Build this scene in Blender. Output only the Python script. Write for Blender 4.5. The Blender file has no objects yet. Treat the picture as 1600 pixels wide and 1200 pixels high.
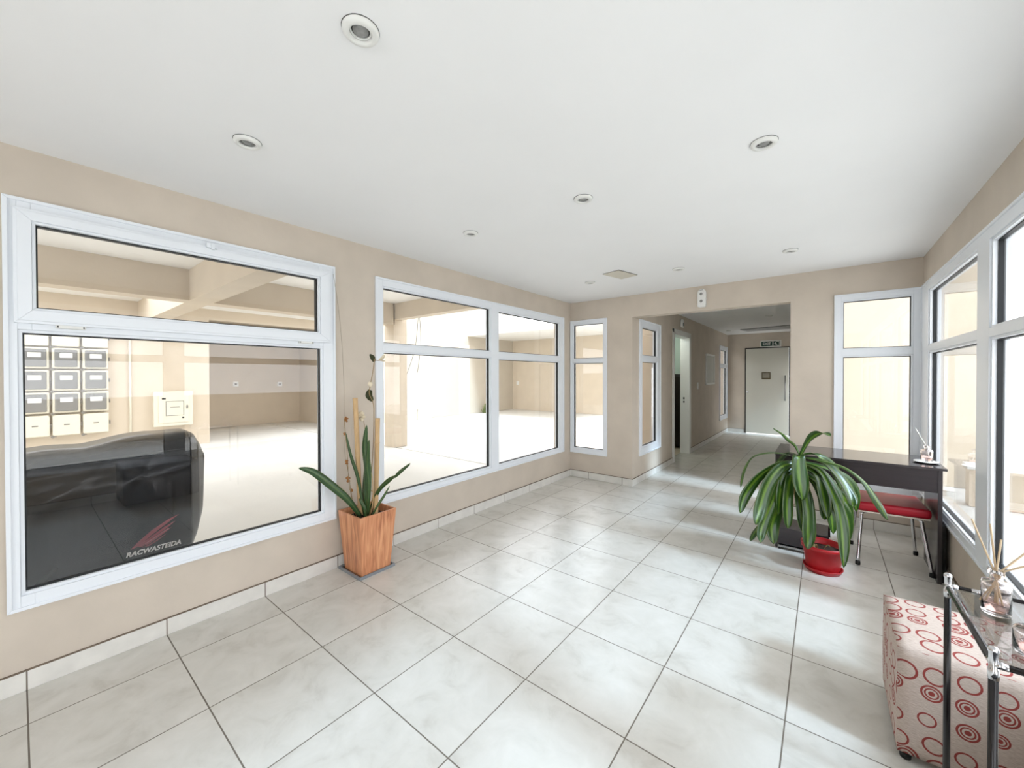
import bpy, bmesh, math, random
from mathutils import Vector, Matrix
random.seed(7)
D = bpy.data; C = bpy.context.scene.collection; SC = bpy.context.scene
PI = math.pi

# ------------------------------------------------------------------ camera
YAW, PITCH, ROLL, FPX = 0.6712, 0.0091, -0.0017, 614.16
c, s = math.cos(YAW), math.sin(YAW); cp, sp = math.cos(PITCH), math.sin(PITCH); cr, sr = math.cos(ROLL), math.sin(ROLL)
fw = Vector((-s, c, 0)); rt = Vector((c, s, 0)); up = Vector((0, 0, 1))
F = fw*cp - up*sp; u2 = up*cp + fw*sp
R = rt*cr + u2*sr; U = u2*cr - rt*sr
cam = D.objects.new('camera', D.cameras.new('camera')); C.objects.link(cam)
cam.matrix_world = Matrix(((R.x, U.x, -F.x, 2.6245), (R.y, U.y, -F.y, -0.017), (R.z, U.z, -F.z, 1.4665), (0, 0, 0, 1)))
cam.data.sensor_width = 36; cam.data.lens = FPX/1600*36; cam.data.shift_y = -7/1600
cam.data.clip_start = 0.02
SC.camera = cam

# ------------------------------------------------------------------ light
SC.view_settings.view_transform = 'Standard'; SC.view_settings.look = 'None'
SC.view_settings.gamma = 1; SC.view_settings.use_curve_mapping = False
SC.view_settings.exposure = 0.68
W = D.worlds.new('world'); SC.world = W; W.use_nodes = True
bg = W.node_tree.nodes['Background']; bg.inputs[0].default_value = (0.93, 0.965, 1.0, 1); bg.inputs[1].default_value = 2.5
def light(name, kind, energy, loc, d, color=(1, 1, 1), **k):
    l = D.lights.new(name, kind); l.energy = energy; l.color = color
    for a, v in k.items(): setattr(l, a, v)
    o = D.objects.new(name, l); C.objects.link(o); o.location = loc
    o.rotation_euler = Vector(d).to_track_quat('-Z', 'Y').to_euler(); return o
light('sun', 'SUN', 2.2, (8, 0, 8), (-1, 0.16, -0.86), (0.60, 0.80, 1.0), angle=math.radians(9))
# added fill light outside the unseen entrance behind the camera, lifting the interior
light('entrance_fill', 'AREA', 10, (1.6, -3.35, 1.35), (0, 1, 0.05), (1, 0.985, 0.96), shape='RECTANGLE', size=1.8, size_y=2.2)

# ------------------------------------------------------------------ helpers
def tag(o, label=None, cat=None, group=None, kind=None):
    if label: o['label'] = label
    if cat: o['category'] = cat
    if group: o['group'] = group
    if kind: o['kind'] = kind
    return o
def empty(name, loc=(0, 0, 0)):
    o = D.objects.new(name, None); C.objects.link(o); o.location = loc; o.empty_display_size = 0.1; return o
class MB:
    def __init__(self): self.bm = bmesh.new(); self.uv = self.bm.loops.layers.uv.new('UVMap')
    def box(self, a, b):
        x0, y0, z0 = [min(p, q) for p, q in zip(a, b)]; x1, y1, z1 = [max(p, q) for p, q in zip(a, b)]
        v = [self.bm.verts.new(p) for p in ((x0,y0,z0),(x1,y0,z0),(x1,y1,z0),(x0,y1,z0),(x0,y0,z1),(x1,y0,z1),(x1,y1,z1),(x0,y1,z1))]
        for f in ((0,3,2,1),(4,5,6,7),(0,1,5,4),(1,2,6,5),(2,3,7,6),(3,0,4,7)): self.bm.faces.new([v[i] for i in f])
        return v
    def hexa(self, pts):   # 8 points in box order
        v = [self.bm.verts.new(p) for p in pts]
        for f in ((0,3,2,1),(4,5,6,7),(0,1,5,4),(1,2,6,5),(2,3,7,6),(3,0,4,7)): self.bm.faces.new([v[i] for i in f])
    def poly(self, pts):
        return self.bm.faces.new([self.bm.verts.new(p) for p in pts])
    def prism(self, pts, d):
        a = [self.bm.verts.new(p) for p in pts]; b = [self.bm.verts.new(Vector(p)+Vector(d)) for p in pts]
        n = len(pts); self.bm.faces.new(a); self.bm.faces.new(b[::-1])
        for i in range(n): self.bm.faces.new([a[i], b[i], b[(i+1) % n], a[(i+1) % n]])
    def lathe(self, prof, loc=(0, 0, 0), n=32, close=False):
        rows = []
        for r, z in prof:
            if r < 1e-6: rows.append([self.bm.verts.new((loc[0], loc[1], loc[2]+z))])
            else: rows.append([self.bm.verts.new((loc[0]+r*math.cos(2*PI*i/n), loc[1]+r*math.sin(2*PI*i/n), loc[2]+z)) for i in range(n)])
        pairs = list(zip(rows, rows[1:]))
        if close: pairs.append((rows[-1], rows[0]))
        for A, B in pairs:
            for i in range(n):
                j = (i+1) % n
                if len(A) == 1 and len(B) == 1: continue
                if len(A) == 1: f = (A[0], B[j], B[i])
                elif len(B) == 1: f = (A[i], A[j], B[0])
                else: f = (A[i], A[j], B[j], B[i])
                self.bm.faces.new(f)
    def tube(self, path, rad, n=12, cap=True):
        P = [Vector(p) for p in path]; rings = []
        t0 = (P[1]-P[0]).normalized(); nrm = t0.orthogonal().normalized()
        for i, p in enumerate(P):
            t = (P[min(i+1, len(P)-1)]-P[max(i-1, 0)]).normalized()
            nrm = (nrm - t*nrm.dot(t)).normalized(); b = t.cross(nrm)
            r = rad[i] if isinstance(rad, (list, tuple)) else rad
            rings.append([self.bm.verts.new(p+nrm*r*math.cos(2*PI*k/n)+b*r*math.sin(2*PI*k/n)) for k in range(n)])
        for A, B in zip(rings, rings[1:]):
            for k in range(n): self.bm.faces.new((A[k], A[(k+1) % n], B[(k+1) % n], B[k]))
        if cap: self.bm.faces.new(rings[0][::-1]); self.bm.faces.new(rings[-1])
    def ball(self, c, r, sc=(1, 1, 1), sub=2):
        m = Matrix.Translation(c) @ Matrix.Diagonal((r*sc[0], r*sc[1], r*sc[2], 1))
        bmesh.ops.create_icosphere(self.bm, subdivisions=sub, radius=1, matrix=m)
    def build(self, name, m, parent=None, smooth=False, bevel=0, seg=2, solid=0, sub=0, loc=None):
        bmesh.ops.recalc_face_normals(self.bm, faces=self.bm.faces)
        if loc is not None:
            bmesh.ops.translate(self.bm, verts=self.bm.verts, vec=-Vector(loc))
        me = D.meshes.new(name); self.bm.to_mesh(me); self.bm.free()
        o = D.objects.new(name, me); C.objects.link(o)
        me.materials.append(m)
        if smooth:
            for p in me.polygons: p.use_smooth = True
        if loc is not None: o.location = loc
        if solid: q = o.modifiers.new('s', 'SOLIDIFY'); q.thickness = solid; q.offset = 0
        if sub: q = o.modifiers.new('u', 'SUBSURF'); q.levels = q.render_levels = sub
        if bevel: q = o.modifiers.new('b', 'BEVEL'); q.width = bevel; q.segments = seg; q.limit_method = 'ANGLE'
        if parent is not None:
            o.parent = parent
            pl = parent.location.copy()
            if parent.parent is not None: pl = pl + parent.parent.location
            o.location = o.location - pl
        return o
def smoothpath(P, n=6):
    P = [Vector(p) for p in P]; out = []
    for i in range(len(P)-1):
        p0 = P[max(i-1, 0)]; p1 = P[i]; p2 = P[i+1]; p3 = P[min(i+2, len(P)-1)]
        for k in range(n):
            t = k/n
            out.append(0.5*((2*p1)+(p2-p0)*t+(2*p0-5*p1+4*p2-p3)*t*t+(3*p1-p0-3*p2+p3)*t**3))
    out.append(P[-1]); return out

# ------------------------------------------------------------------ materials
def srgb(r, g, b):
    f = lambda v: (v/255/12.92) if v/255 <= 0.04045 else ((v/255+0.055)/1.055)**2.4
    return (f(r), f(g), f(b), 1)
def mat(name, col, rough=0.5, metal=0, spec=0.5, noise=0, nscale=8, bump=0, bscale=60, coat=0, col2=None, stretch=None, trans=0, ior=1.45):
    m = D.materials.new(name); m.use_nodes = True; nt = m.node_tree; b = nt.nodes['Principled BSDF']
    b.inputs['Base Color'].default_value = col; b.inputs['Roughness'].default_value = rough
    b.inputs['Metallic'].default_value = metal; b.inputs['Specular IOR Level'].default_value = spec
    b.inputs['Coat Weight'].default_value = coat; b.inputs['Coat Roughness'].default_value = 0.08
    b.inputs['Transmission Weight'].default_value = trans; b.inputs['IOR'].default_value = ior
    tc = nt.nodes.new('ShaderNodeTexCoord'); mp = nt.nodes.new('ShaderNodeMapping'); nt.links.new(tc.outputs['Object'], mp.inputs[0])
    if stretch: mp.inputs['Scale'].default_value = stretch
    if noise or col2:
        n = nt.nodes.new('ShaderNodeTexNoise'); n.inputs['Scale'].default_value = nscale; n.inputs['Detail'].default_value = 6
        nt.links.new(mp.outputs[0], n.inputs['Vector'])
        rp = nt.nodes.new('ShaderNodeValToRGB'); rp.color_ramp.elements[0].position = 0.32; rp.color_ramp.elements[1].position = 0.68
        c2 = col2 if col2 else tuple(v*(1-noise) for v in col[:3])+(1,)
        rp.color_ramp.elements[0].color = c2; rp.color_ramp.elements[1].color = col
        nt.links.new(n.outputs['Fac'], rp.inputs[0]); nt.links.new(rp.outputs[0], b.inputs['Base Color'])
    if bump:
        n2 = nt.nodes.new('ShaderNodeTexNoise'); n2.inputs['Scale'].default_value = bscale; n2.inputs['Detail'].default_value = 4
        nt.links.new(mp.outputs[0], n2.inputs['Vector'])
        bp = nt.nodes.new('ShaderNodeBump'); bp.inputs['Strength'].default_value = bump; bp.inputs['Distance'].default_value = 0.01
        nt.links.new(n2.outputs['Fac'], bp.inputs['Height']); nt.links.new(bp.outputs[0], b.inputs['Normal'])
    return m
M = {}
M['plaster'] = mat('beige_plaster', srgb(209, 197, 182), 0.75, noise=0.09, nscale=3.5, bump=0.12, bscale=25)
M['plaster_out'] = mat('beige_render_outside', srgb(212, 198, 178), 0.8, noise=0.07, nscale=2.5, bump=0.15, bscale=30)
M['ceiling'] = mat('white_ceiling_paint', srgb(245, 245, 245), 0.7, noise=0.02, nscale=2)
M['ceiling_out'] = mat('white_concrete_ceiling', srgb(242, 239, 233), 0.8, noise=0.03, nscale=3)
M['pvc'] = mat('white_pvc', srgb(234, 238, 243), 0.35)
M['gasket'] = mat('black_rubber_gasket', srgb(28, 30, 32), 0.5)
M['white_metal'] = mat('white_enamel', srgb(232, 232, 228), 0.35)
M['cream'] = mat('cream_plastic', srgb(226, 221, 203), 0.5)
M['chrome'] = mat('chrome', srgb(215, 215, 218), 0.12, metal=1)
M['darkchrome'] = mat('dark_chrome', srgb(88, 86, 86), 0.2, metal=1)
M['nickel'] = mat('brushed_nickel', srgb(150, 150, 148), 0.3, metal=1)
M['black'] = mat('black_lacquer_tube', srgb(26, 22, 22), 0.22)
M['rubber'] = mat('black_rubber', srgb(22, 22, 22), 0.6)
M['espresso'] = mat('espresso_laminate', srgb(52, 46, 48), 0.22, spec=0.6, noise=0.15, nscale=3, stretch=(1, 8, 30))
M['espresso_top'] = mat('espresso_laminate_top', srgb(58, 53, 54), 0.13, spec=0.8)
M['redvinyl'] = mat('red_vinyl', srgb(168, 18, 38), 0.5, noise=0.1, nscale=12)
M['redpot'] = mat('red_plastic', srgb(172, 26, 32), 0.35)
M['soil'] = mat('potting_soil', srgb(60, 42, 30), 0.95, noise=0.5, nscale=40, bump=1, bscale=60)
M['board'] = mat('raw_edge_board', srgb(210, 200, 185), 0.6)
M['grey_disc'] = mat('lamp_glass', srgb(150, 150, 148), 0.2, noise=0.3, nscale=60)
M['dark_gap'] = mat('dark_recess', srgb(40, 38, 35), 0.6)
M['grille'] = mat('beige_access_plate', srgb(214, 208, 194), 0.7)
M['bamboo'] = mat('bamboo', srgb(214, 178, 130), 0.45, noise=0.2, nscale=6, stretch=(30, 30, 3))
M['twig'] = mat('dried_twig', srgb(150, 125, 85), 0.7)
M['dried'] = mat('dried_brown_petal', srgb(176, 120, 66), 0.8, noise=0.4, nscale=60)
M['creamflower'] = mat('cream_petal', srgb(235, 222, 195), 0.7, noise=0.1, nscale=60)
M['drygreen'] = mat('dark_leaf', srgb(58, 62, 34), 0.6)
M['trunk'] = mat('cane_bark', srgb(188, 160, 105), 0.8, noise=0.45, nscale=18, stretch=(2, 2, 8), bump=0.6, bscale=40)
M['tray'] = mat('grey_tray', srgb(140, 145, 150), 0.35, metal=0.3)
M['cover'] = mat('black_vinyl_cover', srgb(27, 28, 30), 0.26, spec=0.45, bump=0.0)
M['piping'] = mat('dark_piping', srgb(16, 16, 17), 0.45)
M['reed'] = mat('reed', srgb(196, 172, 140), 0.7)
M['reed_white'] = mat('white_reed', srgb(225, 225, 218), 0.7)
M['pinkoil'] = mat('pink_oil', srgb(246, 216, 208), 0.05, trans=0.92, ior=1.4)
M['offwhite'] = mat('off_white_render', srgb(196, 186, 170), 0.8, noise=0.06, nscale=2.2, bump=0.15, bscale=30)
M['joint'] = mat('brown_joint_shade', srgb(120, 106, 92), 0.8)  # joint brown with the shade of the skirting's gap put into it
M['asphalt'] = mat('concrete_slab', srgb(222, 219, 212), 0.7, noise=0.07, nscale=1.6, bump=0.1, bscale=20)
M['green'] = mat('green_sign', srgb(24, 62, 50), 0.4)
M['teal'] = mat('pale_teal_paint', srgb(205, 222, 214), 0.6)
M['wood_dark'] = mat('brown_plaque', srgb(92, 82, 58), 0.5)
M['meter'] = mat('smoked_meter_cover', srgb(128, 128, 126), 0.3, noise=0.12, nscale=10)
M['paper'] = mat('paper_label', srgb(238, 238, 232), 0.7)
M['redlogo'] = mat('dull_red_print', srgb(132, 50, 60), 0.5)
M['redlogo2'] = mat('pale_red_print', srgb(168, 105, 110), 0.5)
M['whiteprint'] = mat('white_print', srgb(225, 225, 222), 0.5)
M['cable'] = mat('grey_cable', srgb(120, 116, 108), 0.6)
M['twine'] = mat('twine', srgb(150, 138, 118), 0.8)

def glass_pane_mat(tint=(1, 1, 1, 1), name='window_glass', k=1.0):
    m = D.materials.new(name); m.use_nodes = True; nt = m.node_tree; nt.nodes.clear(); N = nt.nodes.new; L = nt.links.new
    lw = N('ShaderNodeLayerWeight'); lw.inputs[0].default_value = 0.5
    p = N('ShaderNodeMath'); p.operation = 'POWER'; p.inputs[1].default_value = 5; L(lw.outputs['Facing'], p.inputs[0])
    ma = N('ShaderNodeMath'); ma.operation = 'MULTIPLY_ADD'; ma.inputs[1].default_value = 0.95*k; ma.inputs[2].default_value = 0.045*k; L(p.outputs[0], ma.inputs[0])
    t = N('ShaderNodeBsdfTransparent'); t.inputs[0].default_value = tint
    g = N('ShaderNodeBsdfGlossy'); g.inputs['Roughness'].default_value = 0.0
    mx = N('ShaderNodeMixShader'); L(ma.outputs[0], mx.inputs[0]); L(t.outputs[0], mx.inputs[1]); L(g.outputs[0], mx.inputs[2])
    o = N('ShaderNodeOutputMaterial'); L(mx.outputs[0], o.inputs[0]); return m
M['glass'] = glass_pane_mat((0.99, 0.99, 0.995, 1))
M['smoked'] = glass_pane_mat((0.62, 0.63, 0.62, 1), 'smoked_table_glass', 1.3)
def clear_glass():
    m = D.materials.new('bottle_glass'); m.use_nodes = True; b = m.node_tree.nodes['Principled BSDF']
    b.inputs['Base Color'].default_value = (1, 0.95, 0.94, 1); b.inputs['Roughness'].default_value = 0.02
    b.inputs['Transmission Weight'].default_value = 1; b.inputs['IOR'].default_value = 1.45; return m
M['bottle'] = clear_glass()

def tile_mat():
    m = D.materials.new('glazed_floor_tile'); m.use_nodes = True; nt = m.node_tree; N = nt.nodes.new; L = nt.links.new
    b = nt.nodes['Principled BSDF']; tc = N('ShaderNodeTexCoord'); sep = N('ShaderNodeSeparateXYZ'); L(tc.outputs['Object'], sep.inputs[0])
    def grid(ax):
        d = N('ShaderNodeMath'); d.operation = 'MULTIPLY'; d.inputs[1].default_value = 2; L(sep.outputs[ax], d.inputs[0])
        f = N('ShaderNodeMath'); f.operation = 'FRACT'; L(d.outputs[0], f.inputs[0])
        s_ = N('ShaderNodeMath'); s_.operation = 'SUBTRACT'; s_.inputs[1].default_value = 0.5; L(f.outputs[0], s_.inputs[0])
        a = N('ShaderNodeMath'); a.operation = 'ABSOLUTE'; L(s_.outputs[0], a.inputs[0])
        g = N('ShaderNodeMath'); g.operation = 'GREATER_THAN'; g.inputs[1].default_value = 0.4945; L(a.outputs[0], g.inputs[0])
        fl = N('ShaderNodeMath'); fl.operation = 'FLOOR'; L(d.outputs[0], fl.inputs[0]); return g, fl
    gx, fx = grid(0); gy, fy = grid(1)
    mxm = N('ShaderNodeMath'); mxm.operation = 'MAXIMUM'; L(gx.outputs[0], mxm.inputs[0]); L(gy.outputs[0], mxm.inputs[1])
    cb = N('ShaderNodeCombineXYZ'); L(fx.outputs[0], cb.inputs[0]); L(fy.outputs[0], cb.inputs[1])
    wn = N('ShaderNodeTexWhiteNoise'); L(cb.outputs[0], wn.inputs['Vector'])
    sc = N('ShaderNodeVectorMath'); sc.operation = 'SCALE'; sc.inputs['Scale'].default_value = 40; L(wn.outputs['Color'], sc.inputs[0])
    ad = N('ShaderNodeVectorMath'); L(sc.outputs[0], ad.inputs[0]); L(tc.outputs['Object'], ad.inputs[1])
    n1 = N('ShaderNodeTexNoise'); n1.inputs['Scale'].default_value = 5.6; n1.inputs['Detail'].default_value = 7; n1.inputs['Roughness'].default_value = 0.62; n1.inputs['Distortion'].default_value = 0.5; L(ad.outputs[0], n1.inputs['Vector'])
    rp = N('ShaderNodeValToRGB'); e = rp.color_ramp.elements
    e[0].position = 0.28; e[0].color = srgb(194, 190, 181); e[1].position = 0.72; e[1].color = srgb(217, 214, 207)
    k = rp.color_ramp.elements.new(0.46); k.color = srgb(208, 205, 197)
    L(n1.outputs['Fac'], rp.inputs[0])
    mx = N('ShaderNodeMix'); mx.data_type = 'RGBA'; L(mxm.outputs[0], mx.inputs['Factor']); L(rp.outputs[0], mx.inputs['A']); mx.inputs['B'].default_value = srgb(112, 104, 94)
    L(mx.outputs['Result'], b.inputs['Base Color'])
    rg = N('ShaderNodeMath'); rg.operation = 'MULTIPLY_ADD'; rg.inputs[1].default_value = 0.5; rg.inputs[2].default_value = 0.27; L(mxm.outputs[0], rg.inputs[0]); L(rg.outputs[0], b.inputs['Roughness'])
    bp = N('ShaderNodeBump'); bp.invert = True; bp.inputs['Strength'].default_value = 0.5; bp.inputs['Distance'].default_value = 0.004; L(mxm.outputs[0], bp.inputs['Height']); L(bp.outputs[0], b.inputs['Normal'])
    b.inputs['Specular IOR Level'].default_value = 0.5
    return m
M['tile'] = tile_mat()
def skirting_mat():
    m = mat('tile_skirting', srgb(228, 225, 218), 0.3, noise=0.12, nscale=9); nt = m.node_tree; N = nt.nodes.new; L = nt.links.new
    b = nt.nodes['Principled BSDF']; src = b.inputs['Base Color'].links[0].from_socket
    tc = N('ShaderNodeTexCoord'); sep = N('ShaderNodeSeparateXYZ'); L(tc.outputs['Object'], sep.inputs[0]); outs = []
    for ax in (0, 1):
        d = N('ShaderNodeMath'); d.operation = 'MULTIPLY'; d.inputs[1].default_value = 2; L(sep.outputs[ax], d.inputs[0])
        f = N('ShaderNodeMath'); f.operation = 'FRACT'; L(d.outputs[0], f.inputs[0])
        s_ = N('ShaderNodeMath'); s_.operation = 'SUBTRACT'; s_.inputs[1].default_value = 0.5; L(f.outputs[0], s_.inputs[0])
        a = N('ShaderNodeMath'); a.operation = 'ABSOLUTE'; L(s_.outputs[0], a.inputs[0])
        g = N('ShaderNodeMath'); g.operation = 'GREATER_THAN'; g.inputs[1].default_value = 0.4945; L(a.outputs[0], g.inputs[0]); outs.append(g)
    mm = N('ShaderNodeMath'); mm.operation = 'MAXIMUM'; L(outs[0].outputs[0], mm.inputs[0]); L(outs[1].outputs[0], mm.inputs[1])
    mx = N('ShaderNodeMix'); mx.data_type = 'RGBA'; L(mm.outputs[0], mx.inputs['Factor']); L(src, mx.inputs['A']); mx.inputs['B'].default_value = srgb(120, 110, 98)
    L(mx.outputs['Result'], b.inputs['Base Color']); return m
M['skirt'] = skirting_mat()
def wood_mat():
    m = D.materials.new('orange_wood'); m.use_nodes = True; nt = m.node_tree; N = nt.nodes.new; L = nt.links.new; b = nt.nodes['Principled BSDF']
    tc = N('ShaderNodeTexCoord'); mp = N('ShaderNodeMapping'); mp.inputs['Scale'].default_value = (22, 22, 1.6); L(tc.outputs['Object'], mp.inputs[0])
    n = N('ShaderNodeTexNoise'); n.inputs['Scale'].default_value = 1.6; n.inputs['Detail'].default_value = 5; n.inputs['Distortion'].default_value = 0.8; L(mp.outputs[0], n.inputs['Vector'])
    rp = N('ShaderNodeValToRGB'); e = rp.color_ramp.elements; e[0].position = 0.3; e[0].color = srgb(170, 108, 74); e[1].position = 0.66; e[1].color = srgb(222, 164, 122)
    k = e.new(0.48); k.color = srgb(203, 138, 98); L(n.outputs['Fac'], rp.inputs[0]); L(rp.outputs[0], b.inputs['Base Color']); b.inputs['Roughness'].default_value = 0.4; return m
M['wood'] = wood_mat()
def leaf_mat(name, edge, mid, edge2, band=False):
    m = D.materials.new(name); m.use_nodes = True; nt = m.node_tree; N = nt.nodes.new; L = nt.links.new; b = nt.nodes['Principled BSDF']
    uv = N('ShaderNodeUVMap'); uv.uv_map = 'UVMap'; sep = N('ShaderNodeSeparateXYZ'); L(uv.outputs[0], sep.inputs[0])
    rp = N('ShaderNodeValToRGB'); e = rp.color_ramp.elements; e[0].position = 0.0; e[0].color = edge2; e[1].position = 1; e[1].color = edge2
    for p_, c_ in ((0.06, edge), (0.36, edge), (0.46, mid), (0.54, mid), (0.64, edge), (0.94, edge)): k = e.new(p_); k.color = c_
    n = N('ShaderNodeTexNoise'); n.inputs['Scale'].default_value = 3; n.inputs['Detail'].default_value = 3
    mp = N('ShaderNodeMapping'); mp.inputs['Scale'].default_value = (1.5, 14 if band else 2.5, 1); L(uv.outputs[0], mp.inputs[0]); L(mp.outputs[0], n.inputs['Vector'])
    ma = N('ShaderNodeMath'); ma.operation = 'MULTIPLY_ADD'; ma.inputs[1].default_value = 0.16; ma.inputs[2].default_value = -0.08; L(n.outputs['Fac'], ma.inputs[0])
    ad = N('ShaderNodeMath'); L(sep.outputs[0], ad.inputs[0]); L(ma.outputs[0], ad.inputs[1]); L(ad.outputs[0], rp.inputs[0])
    hs = N('ShaderNodeHueSaturation'); L(rp.outputs[0], hs.inputs['Color'])
    mr = N('ShaderNodeMapRange'); mr.inputs[3].default_value = 0.5; mr.inputs[4].default_value = 1.25; L(n.outputs['Fac'], mr.inputs[0]); L(mr.outputs[0], hs.inputs['Value'])
    L(hs.outputs[0], b.inputs['Base Color']); b.inputs['Roughness'].default_value = 0.3; b.inputs['Specular IOR Level'].default_value = 0.5
    try:
        b.inputs['Subsurface Weight'].default_value = 0.0
    except Exception: pass
    return m
M['dleaf'] = leaf_mat('dracaena_leaf', srgb(42, 76, 22), srgb(98, 132, 38), srgb(100, 112, 52))
M['sleaf'] = leaf_mat('snake_plant_leaf', srgb(52, 82, 44), srgb(84, 110, 62), srgb(140, 150, 90), True)
def ottoman_mat():
    m = D.materials.new('ring_pattern_fabric'); m.use_nodes = True; nt = m.node_tree; N = nt.nodes.new; L = nt.links.new; b = nt.nodes['Principled BSDF']
    uv = N('ShaderNodeUVMap'); uv.uv_map = 'UVMap'
    v = N('ShaderNodeTexVoronoi'); v.voronoi_dimensions = '2D'; v.inputs['Scale'].default_value = 11.3; v.inputs['Randomness'].default_value = 0.5; L(uv.outputs[0], v.inputs['Vector'])
    sp_ = N('ShaderNodeSeparateColor'); L(v.outputs['Color'], sp_.inputs[0])
    def math_(op, a, b_=None, c_=None):
        n = N('ShaderNodeMath'); n.operation = op
        for i, q in enumerate((a, b_, c_)):
            if q is None: continue
            if isinstance(q, (int, float)): n.inputs[i].default_value = q
            else: L(q, n.inputs[i])
        return n.outputs[0]
    dist = v.outputs['Distance']
    rad = math_('MULTIPLY_ADD', sp_.outputs[0], 0.16, 0.27)      # radius of the ring of that cell
    q = math_('DIVIDE', dist, rad)
    outer = math_('MULTIPLY', math_('GREATER_THAN', q, 0.79), math_('LESS_THAN', q, 1.0))
    in1 = math_('MULTIPLY', math_('GREATER_THAN', q, 0.50), math_('LESS_THAN', q, 0.66))
    in2 = math_('LESS_THAN', q, 0.30)
    conc = math_('GREATER_THAN', sp_.outputs[1], 0.55)
    inner = math_('MULTIPLY', conc, math_('MAXIMUM', in1, in2))
    mask = math_('MAXIMUM', outer, inner)
    n1 = N('ShaderNodeTexNoise'); n1.inputs['Scale'].default_value = 1; n1.inputs['Detail'].default_value = 3
    mp = N('ShaderNodeMapping'); mp.inputs['Scale'].default_value = (60, 500, 1); L(uv.outputs[0], mp.inputs[0]); L(mp.outputs[0], n1.inputs['Vector'])
    rp = N('ShaderNodeValToRGB'); rp.color_ramp.elements[0].position = 0.3; rp.color_ramp.elements[1].position = 0.7
    rp.color_ramp.elements[0].color = srgb(172, 154, 142); rp.color_ramp.elements[1].color = srgb(206, 190, 178); L(n1.outputs['Fac'], rp.inputs[0])
    mx = N('ShaderNodeMix'); mx.data_type = 'RGBA'; L(mask, mx.inputs['Factor']); L(rp.outputs[0], mx.inputs['A']); mx.inputs['B'].default_value = srgb(140, 56, 50)
    L(mx.outputs['Result'], b.inputs['Base Color']); b.inputs['Roughness'].default_value = 0.85
    bp = N('ShaderNodeBump'); bp.inputs['Strength'].default_value = 0.4; bp.inputs['Distance'].default_value = 0.003; L(n1.outputs['Fac'], bp.inputs['Height']); L(bp.outputs[0], b.inputs['Normal'])
    return m
M['ottoman'] = ottoman_mat()

# ------------------------------------------------------------------ shell of the lobby
XL, XR, YE, ZC, XC, YC = -0.30, 3.32, 5.05, 2.53, 0.635, 11.6
YF = -3.0
def grid_wall(mapf, u0, u1, z0, z1, th, holes, mb=None):
    """wall with rectangular holes; mapf(u, w, z) -> world"""
    mb = mb or MB()
    us = sorted({u0, u1, *[v for h in holes for v in h[:2] if u0 < v < u1]})
    zs = sorted({z0, z1, *[v for h in holes for v in h[2:] if z0 < v < z1]})
    for a, b in zip(us, us[1:]):
        run = None
        for p, q in zip(zs, zs[1:]):
            solid = not any(h[0] <= (a+b)/2 <= h[1] and h[2] <= (p+q)/2 <= h[3] for h in holes)
            if solid: run = (run[0], q) if run else (p, q)
            if (not solid or q == zs[-1]) and run:
                A = mapf(a, 0, run[0]); B = mapf(b, th, run[1]); mb.box(A, B); run = None
    return mb
mL = lambda u, w, z: (XL-w, u, z)
mE = lambda u, w, z: (u, YE+w, z)
mR = lambda u, w, z: (XR+w, u, z)
mC = lambda u, w, z: (XC-w, u, z)
mCR = lambda u, w, z: (2.36+w, u, z)
WIN = {  # outer rect u0,u1,z0,z1 ; panes
 1: (mL, (-0.055, 1.49, 0.38, 2.295), [(0.0, 1.385, 0.46, 1.672)], 0.15),
 2: (mL, (1.835, 4.845, 0.385, 2.295), [(1.915, 3.265, 1.748, 2.212), (1.915, 3.265, 0.455, 1.665), (3.42, 4.722, 1.745, 2.2), (3.42, 4.722, 0.452, 1.655)], 0.15),
 3: (mE, (-0.295, 0.281, 0.35, 2.265), [(-0.245, 0.215, 1.717, 2.2), (-0.245, 0.215, 0.428, 1.646)], 0.15),
 4: (mE, (2.70, 3.315, 0.36, 2.26), [(2.77, 3.243, 1.73, 2.188), (2.77, 3.243, 0.44, 1.645)], 0.15),
 5: (mR, (-2.2, 5.045, 0.40, 2.265), [(3.42, 4.745, 1.73, 2.175), (3.42, 4.745, 0.475, 1.655), (1.35, 3.18, 1.73, 2.175), (1.35, 3.18, 0.475, 1.655), (-0.6, 1.15, 1.73, 2.175), (-0.6, 1.15, 0.475, 1.655), (-2.1, -0.8, 1.73, 2.175), (-2.1, -0.8, 0.475, 1.655)], 0.15),
 6: (mC, (5.28, 6.165, 0.36, 2.245), [(5.40, 6.015, 1.755, 2.14), (5.40, 6.015, 0.475, 1.66)], 0.15),
 7: (mC, (10.56, 11.5, 0.37, 2.2), [(10.66, 11.4, 1.755, 2.1), (10.66, 11.4, 0.47, 1.66)], 0.15),
}
def holes_for(k): o = WIN[k][1]; return (o[0]+.005, o[1]-.005, o[2]+.005, o[3]-.005)
grid_wall(mL, YF, YE+0.15, 0, ZC, 0.15, [holes_for(1), holes_for(2)]).build('wall_left', M['plaster'])
grid_wall(mR, YF, YE+0.15, 0, ZC, 0.15, [holes_for(5)]).build('wall_right', M['plaster'])
grid_wall(mE, XL, XR, 0, ZC, 0.15, [holes_for(3), holes_for(4), (XC, 2.345, -1, 2.243)]).build('wall_end', M['plaster'])
mF = lambda u, w, z: (u, YF-w, z)
grid_wall(mF, XL-0.15, XR+0.15, 0, ZC, 0.15, [(0.9, 2.7, -1, 2.35)]).build('wall_front', M['plaster'])
grid_wall(mC, YE+0.15, YC+0.15, 0, ZC, 0.15, [holes_for(6), holes_for(7), (6.86, 7.87, -1, 2.21)]).build('wall_corridor_left', M['plaster'])
grid_wall(mCR, YE+0.15, YC+0.15, 0, ZC, 0.15, [(5.4, 5.85, -1, 2.1), (11.0, 11.55, -1, 1.7)]).build('wall_corridor_right', M['plaster'])
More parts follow.
